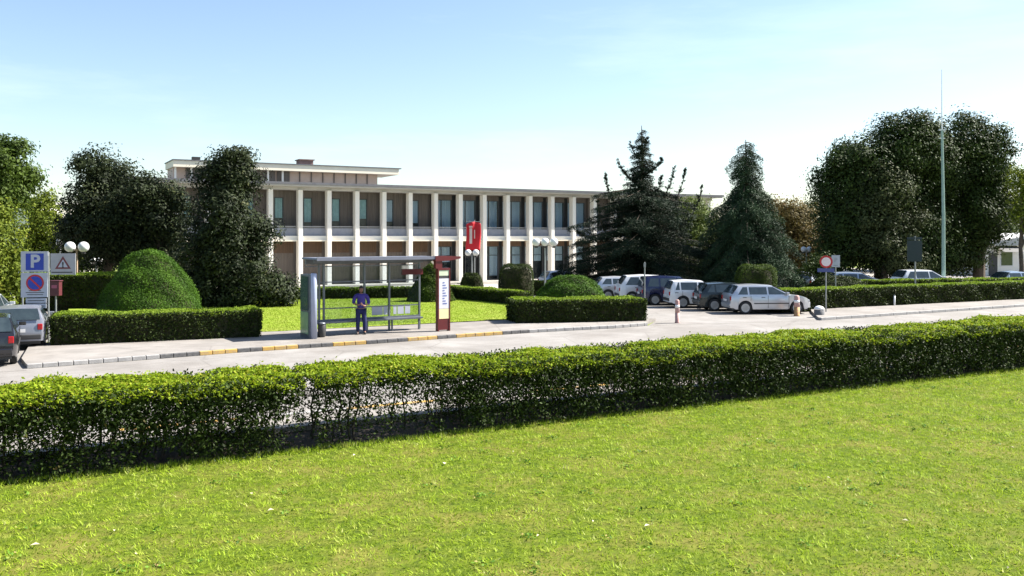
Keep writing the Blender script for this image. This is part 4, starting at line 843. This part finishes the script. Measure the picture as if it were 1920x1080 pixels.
MB().tube([(0,0,0), (0,0,1.45)], .03).build('post', M_pole, e); MB().box(-.17, .17, -.12, .12, 1.42, 1.95).box(-.2, .2, -.16, .14, 1.95, 1.99).build('box', mat('dull_dark_red', (.09,.015,.02), (.07,.012,.018), .5), e, bevel=.01); MB().box(-.10, .10, -.13, -.12, 1.70, 1.82).build('label_plate', mat('pink_plate', (.35,.08,.14), (.3,.07,.12), .5), e)
def pole_sign(loc, rz, label, H, build_, r=.03):
    e = empty('road_sign', loc, rz, label, 'road sign'); MB().tube([(0,.04,0), (0,.04,H)], r).build('post', M_pole, e); build_(e); return e
def rs(e):
    disc(0, 2.42, .30, -.012, .012).build('red_disc', M_sred, e); disc(0, 2.42, .215, -.018, -.0125).build('white_disc', mat('sign_pink_white', (.70,.62,.62), (.66,.58,.58), .5), e)
    MB().box(-.40, .38, -.012, .012, 1.92, 2.10).build('plate', mat('dull_blue_plate', (.06,.08,.22), (.05,.07,.2), .5), e)
pole_sign((XU(1549,42.9), 42.9, .125), R(-12), 'round red ringed sign with a blue plate on a thin post', 2.7, rs)
def rs2(e):
    pnl = MB().box(-.21, .21, -.012, .012, 2.15, 2.78).build('plate', M_sgrey, e); text('P', .30, (0,-.016,2.52), M_greyp, pnl, bold=.008); MB().box(-.12, .12, -.016, -.0125, 2.22, 2.26).build('lettering', M_greyp, pnl)
pole_sign((XU(1567,47.0), 47.0, 0), R(-12), 'small white rectangular sign on a post behind the round red ringed one', 2.75, rs2)
def rs3(e):
    m = mat('dark_green_back', (.012,.028,.03), (.016,.03,.034), .6)
    MB().box(-.42, .36, -.03, .03, 2.35, 3.55).build('board', m, e); MB().box(-.42, .36, .0, .08, 3.60, 3.75).build('board_cap', m, e)
pole_sign((XU(1716,50.5), 50.5, 0), R(-20), 'dark sign board seen from behind on a post before the far trees', 3.8, rs3, .045)
pole_sign((XU(1209,42), 42, .008), 0, 'thin bare grey pole in front of the white and navy cars', 2.55, lambda e: MB().box(-.05, .05, -.01, .02, 2.3, 2.5).build('bracket', M_pole, e))
def lamp(loc, H, gr, sp, label, n=2, rz=0, m=M_pole):
    e = empty('street_lamp', loc, rz, label, 'street lamp', 'globe street lamps')
    MB().tube([(0,0,0), (0,0,.3), (0,0,.32), (0,0,H)], [.08,.08,.06,.05], 10).build('post', m, e)
    for k_ in range(n):
        x = (k_-(n-1)/2)*sp
        MB().tube([(0,0,H-.05), (x*.6,0,H-.12), (x,0,H-gr*.9)], .02, 6).build('arm', m, e)
        MB().lathe([(.09,0), (.11,.06), (.08,.10)], 12, Matrix.Translation((x,0,H-gr*1.0))).build('holder', M_trim, e, True)
        sphere_mb((x,0,H+.1), (gr,gr)).build('globe', M_globe, e, True)
    return e
M_lp = mat('tan_post', (.42,.30,.20), (.34,.24,.16), .7)
lamp((XU(144,49), 49, 0), 3.1, .29, .75, 'twin globe lamp on a tan post directly behind the warning triangle sign', m=M_lp)
lamp((XU(181,57), 57, 0), 2.15, .21, .50, 'low twin globe lamp farther back, left of the green dome')
lamp((XU(113,57), 57, 0), 3.3, .26, .1, 'single globe lamp just left of the twin globe lamp', 1)
lamp((XU(1022,52), 52, 0), 3.35, .24, .52, 'three globe lamp standing before the right columns of the building', 3)
lamp((XU(885,60), 60, 0), 2.6, .22, .52, 'twin globe lamp directly beneath the red flag')
lamp((XU(1512,66), 66, 0), 2.75, .2, .42, 'small far twin globe lamp right of the drooping conifer')
# flag and mast
e = empty('flagpole', (XU(890,61), 61, 0), R(10), 'flagpole with a hanging red flag before the building entrance', 'flagpole')
MB().tube([(0,0,0), (0,0,4.95)], [.05,.03], 8).build('pole', M_pole, e)
vs, fs = [], []; nu, nv = 13, 15
for j in range(nv):
    for i in range(nu):
        u_, t = i/(nu-1), j/(nv-1); x = -.60+1.0*u_; z = 4.85-t*1.95-(.22*abs(u_-.55)*2*(1-t*.6)); vs.append((x+.03*math.sin(t*5), -.10+.06*math.sin(u_*11+t*2), z+.03*math.sin(u_*9)))
for j in range(nv-1):
    for i in range(nu-1): fs.append((j*nu+i, j*nu+i+1, (j+1)*nu+i+1, (j+1)*nu+i))
fl_ = MB().add(vs, fs).build('flag', M_flag, e, True); so = fl_.modifiers.new('solid', 'SOLIDIFY'); so.thickness = .006
b = MB().box(-.38, -.20, -.19, -.175, 3.30, 4.35).box(-.40, -.18, -.19, -.175, 4.40, 4.52).box(-.06, .00, -.19, -.175, 3.65, 4.25); b.build('emblem', mat('pale_emblem', (.72,.55,.50), (.66,.5,.45), .8), fl_)
MB().tube([(-.62,-.06,4.82), (.42,-.06,4.82)], .015, 6).build('crossbar', M_pole, e)
e = empty('antenna_mast', (XU(1769,60), 60, 0), 0, 'very tall thin pale green mast between the two big dark trees', 'mast')
MB().tube([(0,0,0), (0,0,5), (-.1,0,11.0)], [.13,.11,.075], 10).build('mast', mat('pale_green_metal', (.30,.42,.36), (.24,.34,.30), .5), e); MB().tube([(-.1,0,11.0), (-.12,0,15.1)], [.045,.02], 8).build('whip', M_wp, e)
MB().box(-.3, .1, -.05, .05, 10.95, 11.05).box(-.28, .08, -.05, .05, 10.4, 10.46).build('bracket', M_wp, e)
# bollards
def bollard(p, H, r, label, base_m, top_m, name='bollard'):
    e = empty(name, p, 0, label, 'bollard'); MB().lathe([(r*1.15,0), (r*1.15,.04), (r,.06), (r,H*.45)], 16).build('base', base_m, e, True)
    MB().lathe([(r*.98,H*.45), (r*.98,H*.62), (r*.9,H*.95), (r*.6,H)], 16).build('post', top_m, e, True); MB().lathe([(r*1.02,H*.66), (r*1.02,H*.78)], 16).build('band', M_wp, e, True); return e
M_pink = mat('faded_red', (.38,.20,.18), (.45,.30,.27), .7, scale=9); M_by = mat('faded_red_yellow', (.34,.12,.10), (.45,.30,.08), .7, scale=9)
bollard(G(1270,606), 1.02, .10, 'faded red and white bollard at the car park entrance right of the short hedge', M_pink, M_pink)
bollard(G(1494,593), .98, .13, 'thick red and yellow bollard before the front wheel of the silver hatchback', M_by, M_pink)
e = empty('concrete_bollard', G(1536,595), 0, 'squat dark concrete bollard with a pale rounded top beside the silver hatchback', 'bollard')
MB().lathe([(.23,0), (.24,.05), (.23,.36)], 20).build('base', mat('dark_concrete', (.10,.10,.11), (.15,.15,.15), .9), e, True); MB().lathe([(.235,.36), (.22,.44), (.15,.51), (.04,.54)], 20).build('cap', M_wp, e, True)
e = empty('post', G(1677,577), 0, 'short thin white post in front of the long right hedge', 'post')
MB().tube([(0,0,0), (0,0,.64)], .05, 10).build('shaft', M_wp, e, True); MB().lathe([(.055,.64), (.05,.68), (.01,.70)], 10).build('cap', M_pole, e, True)
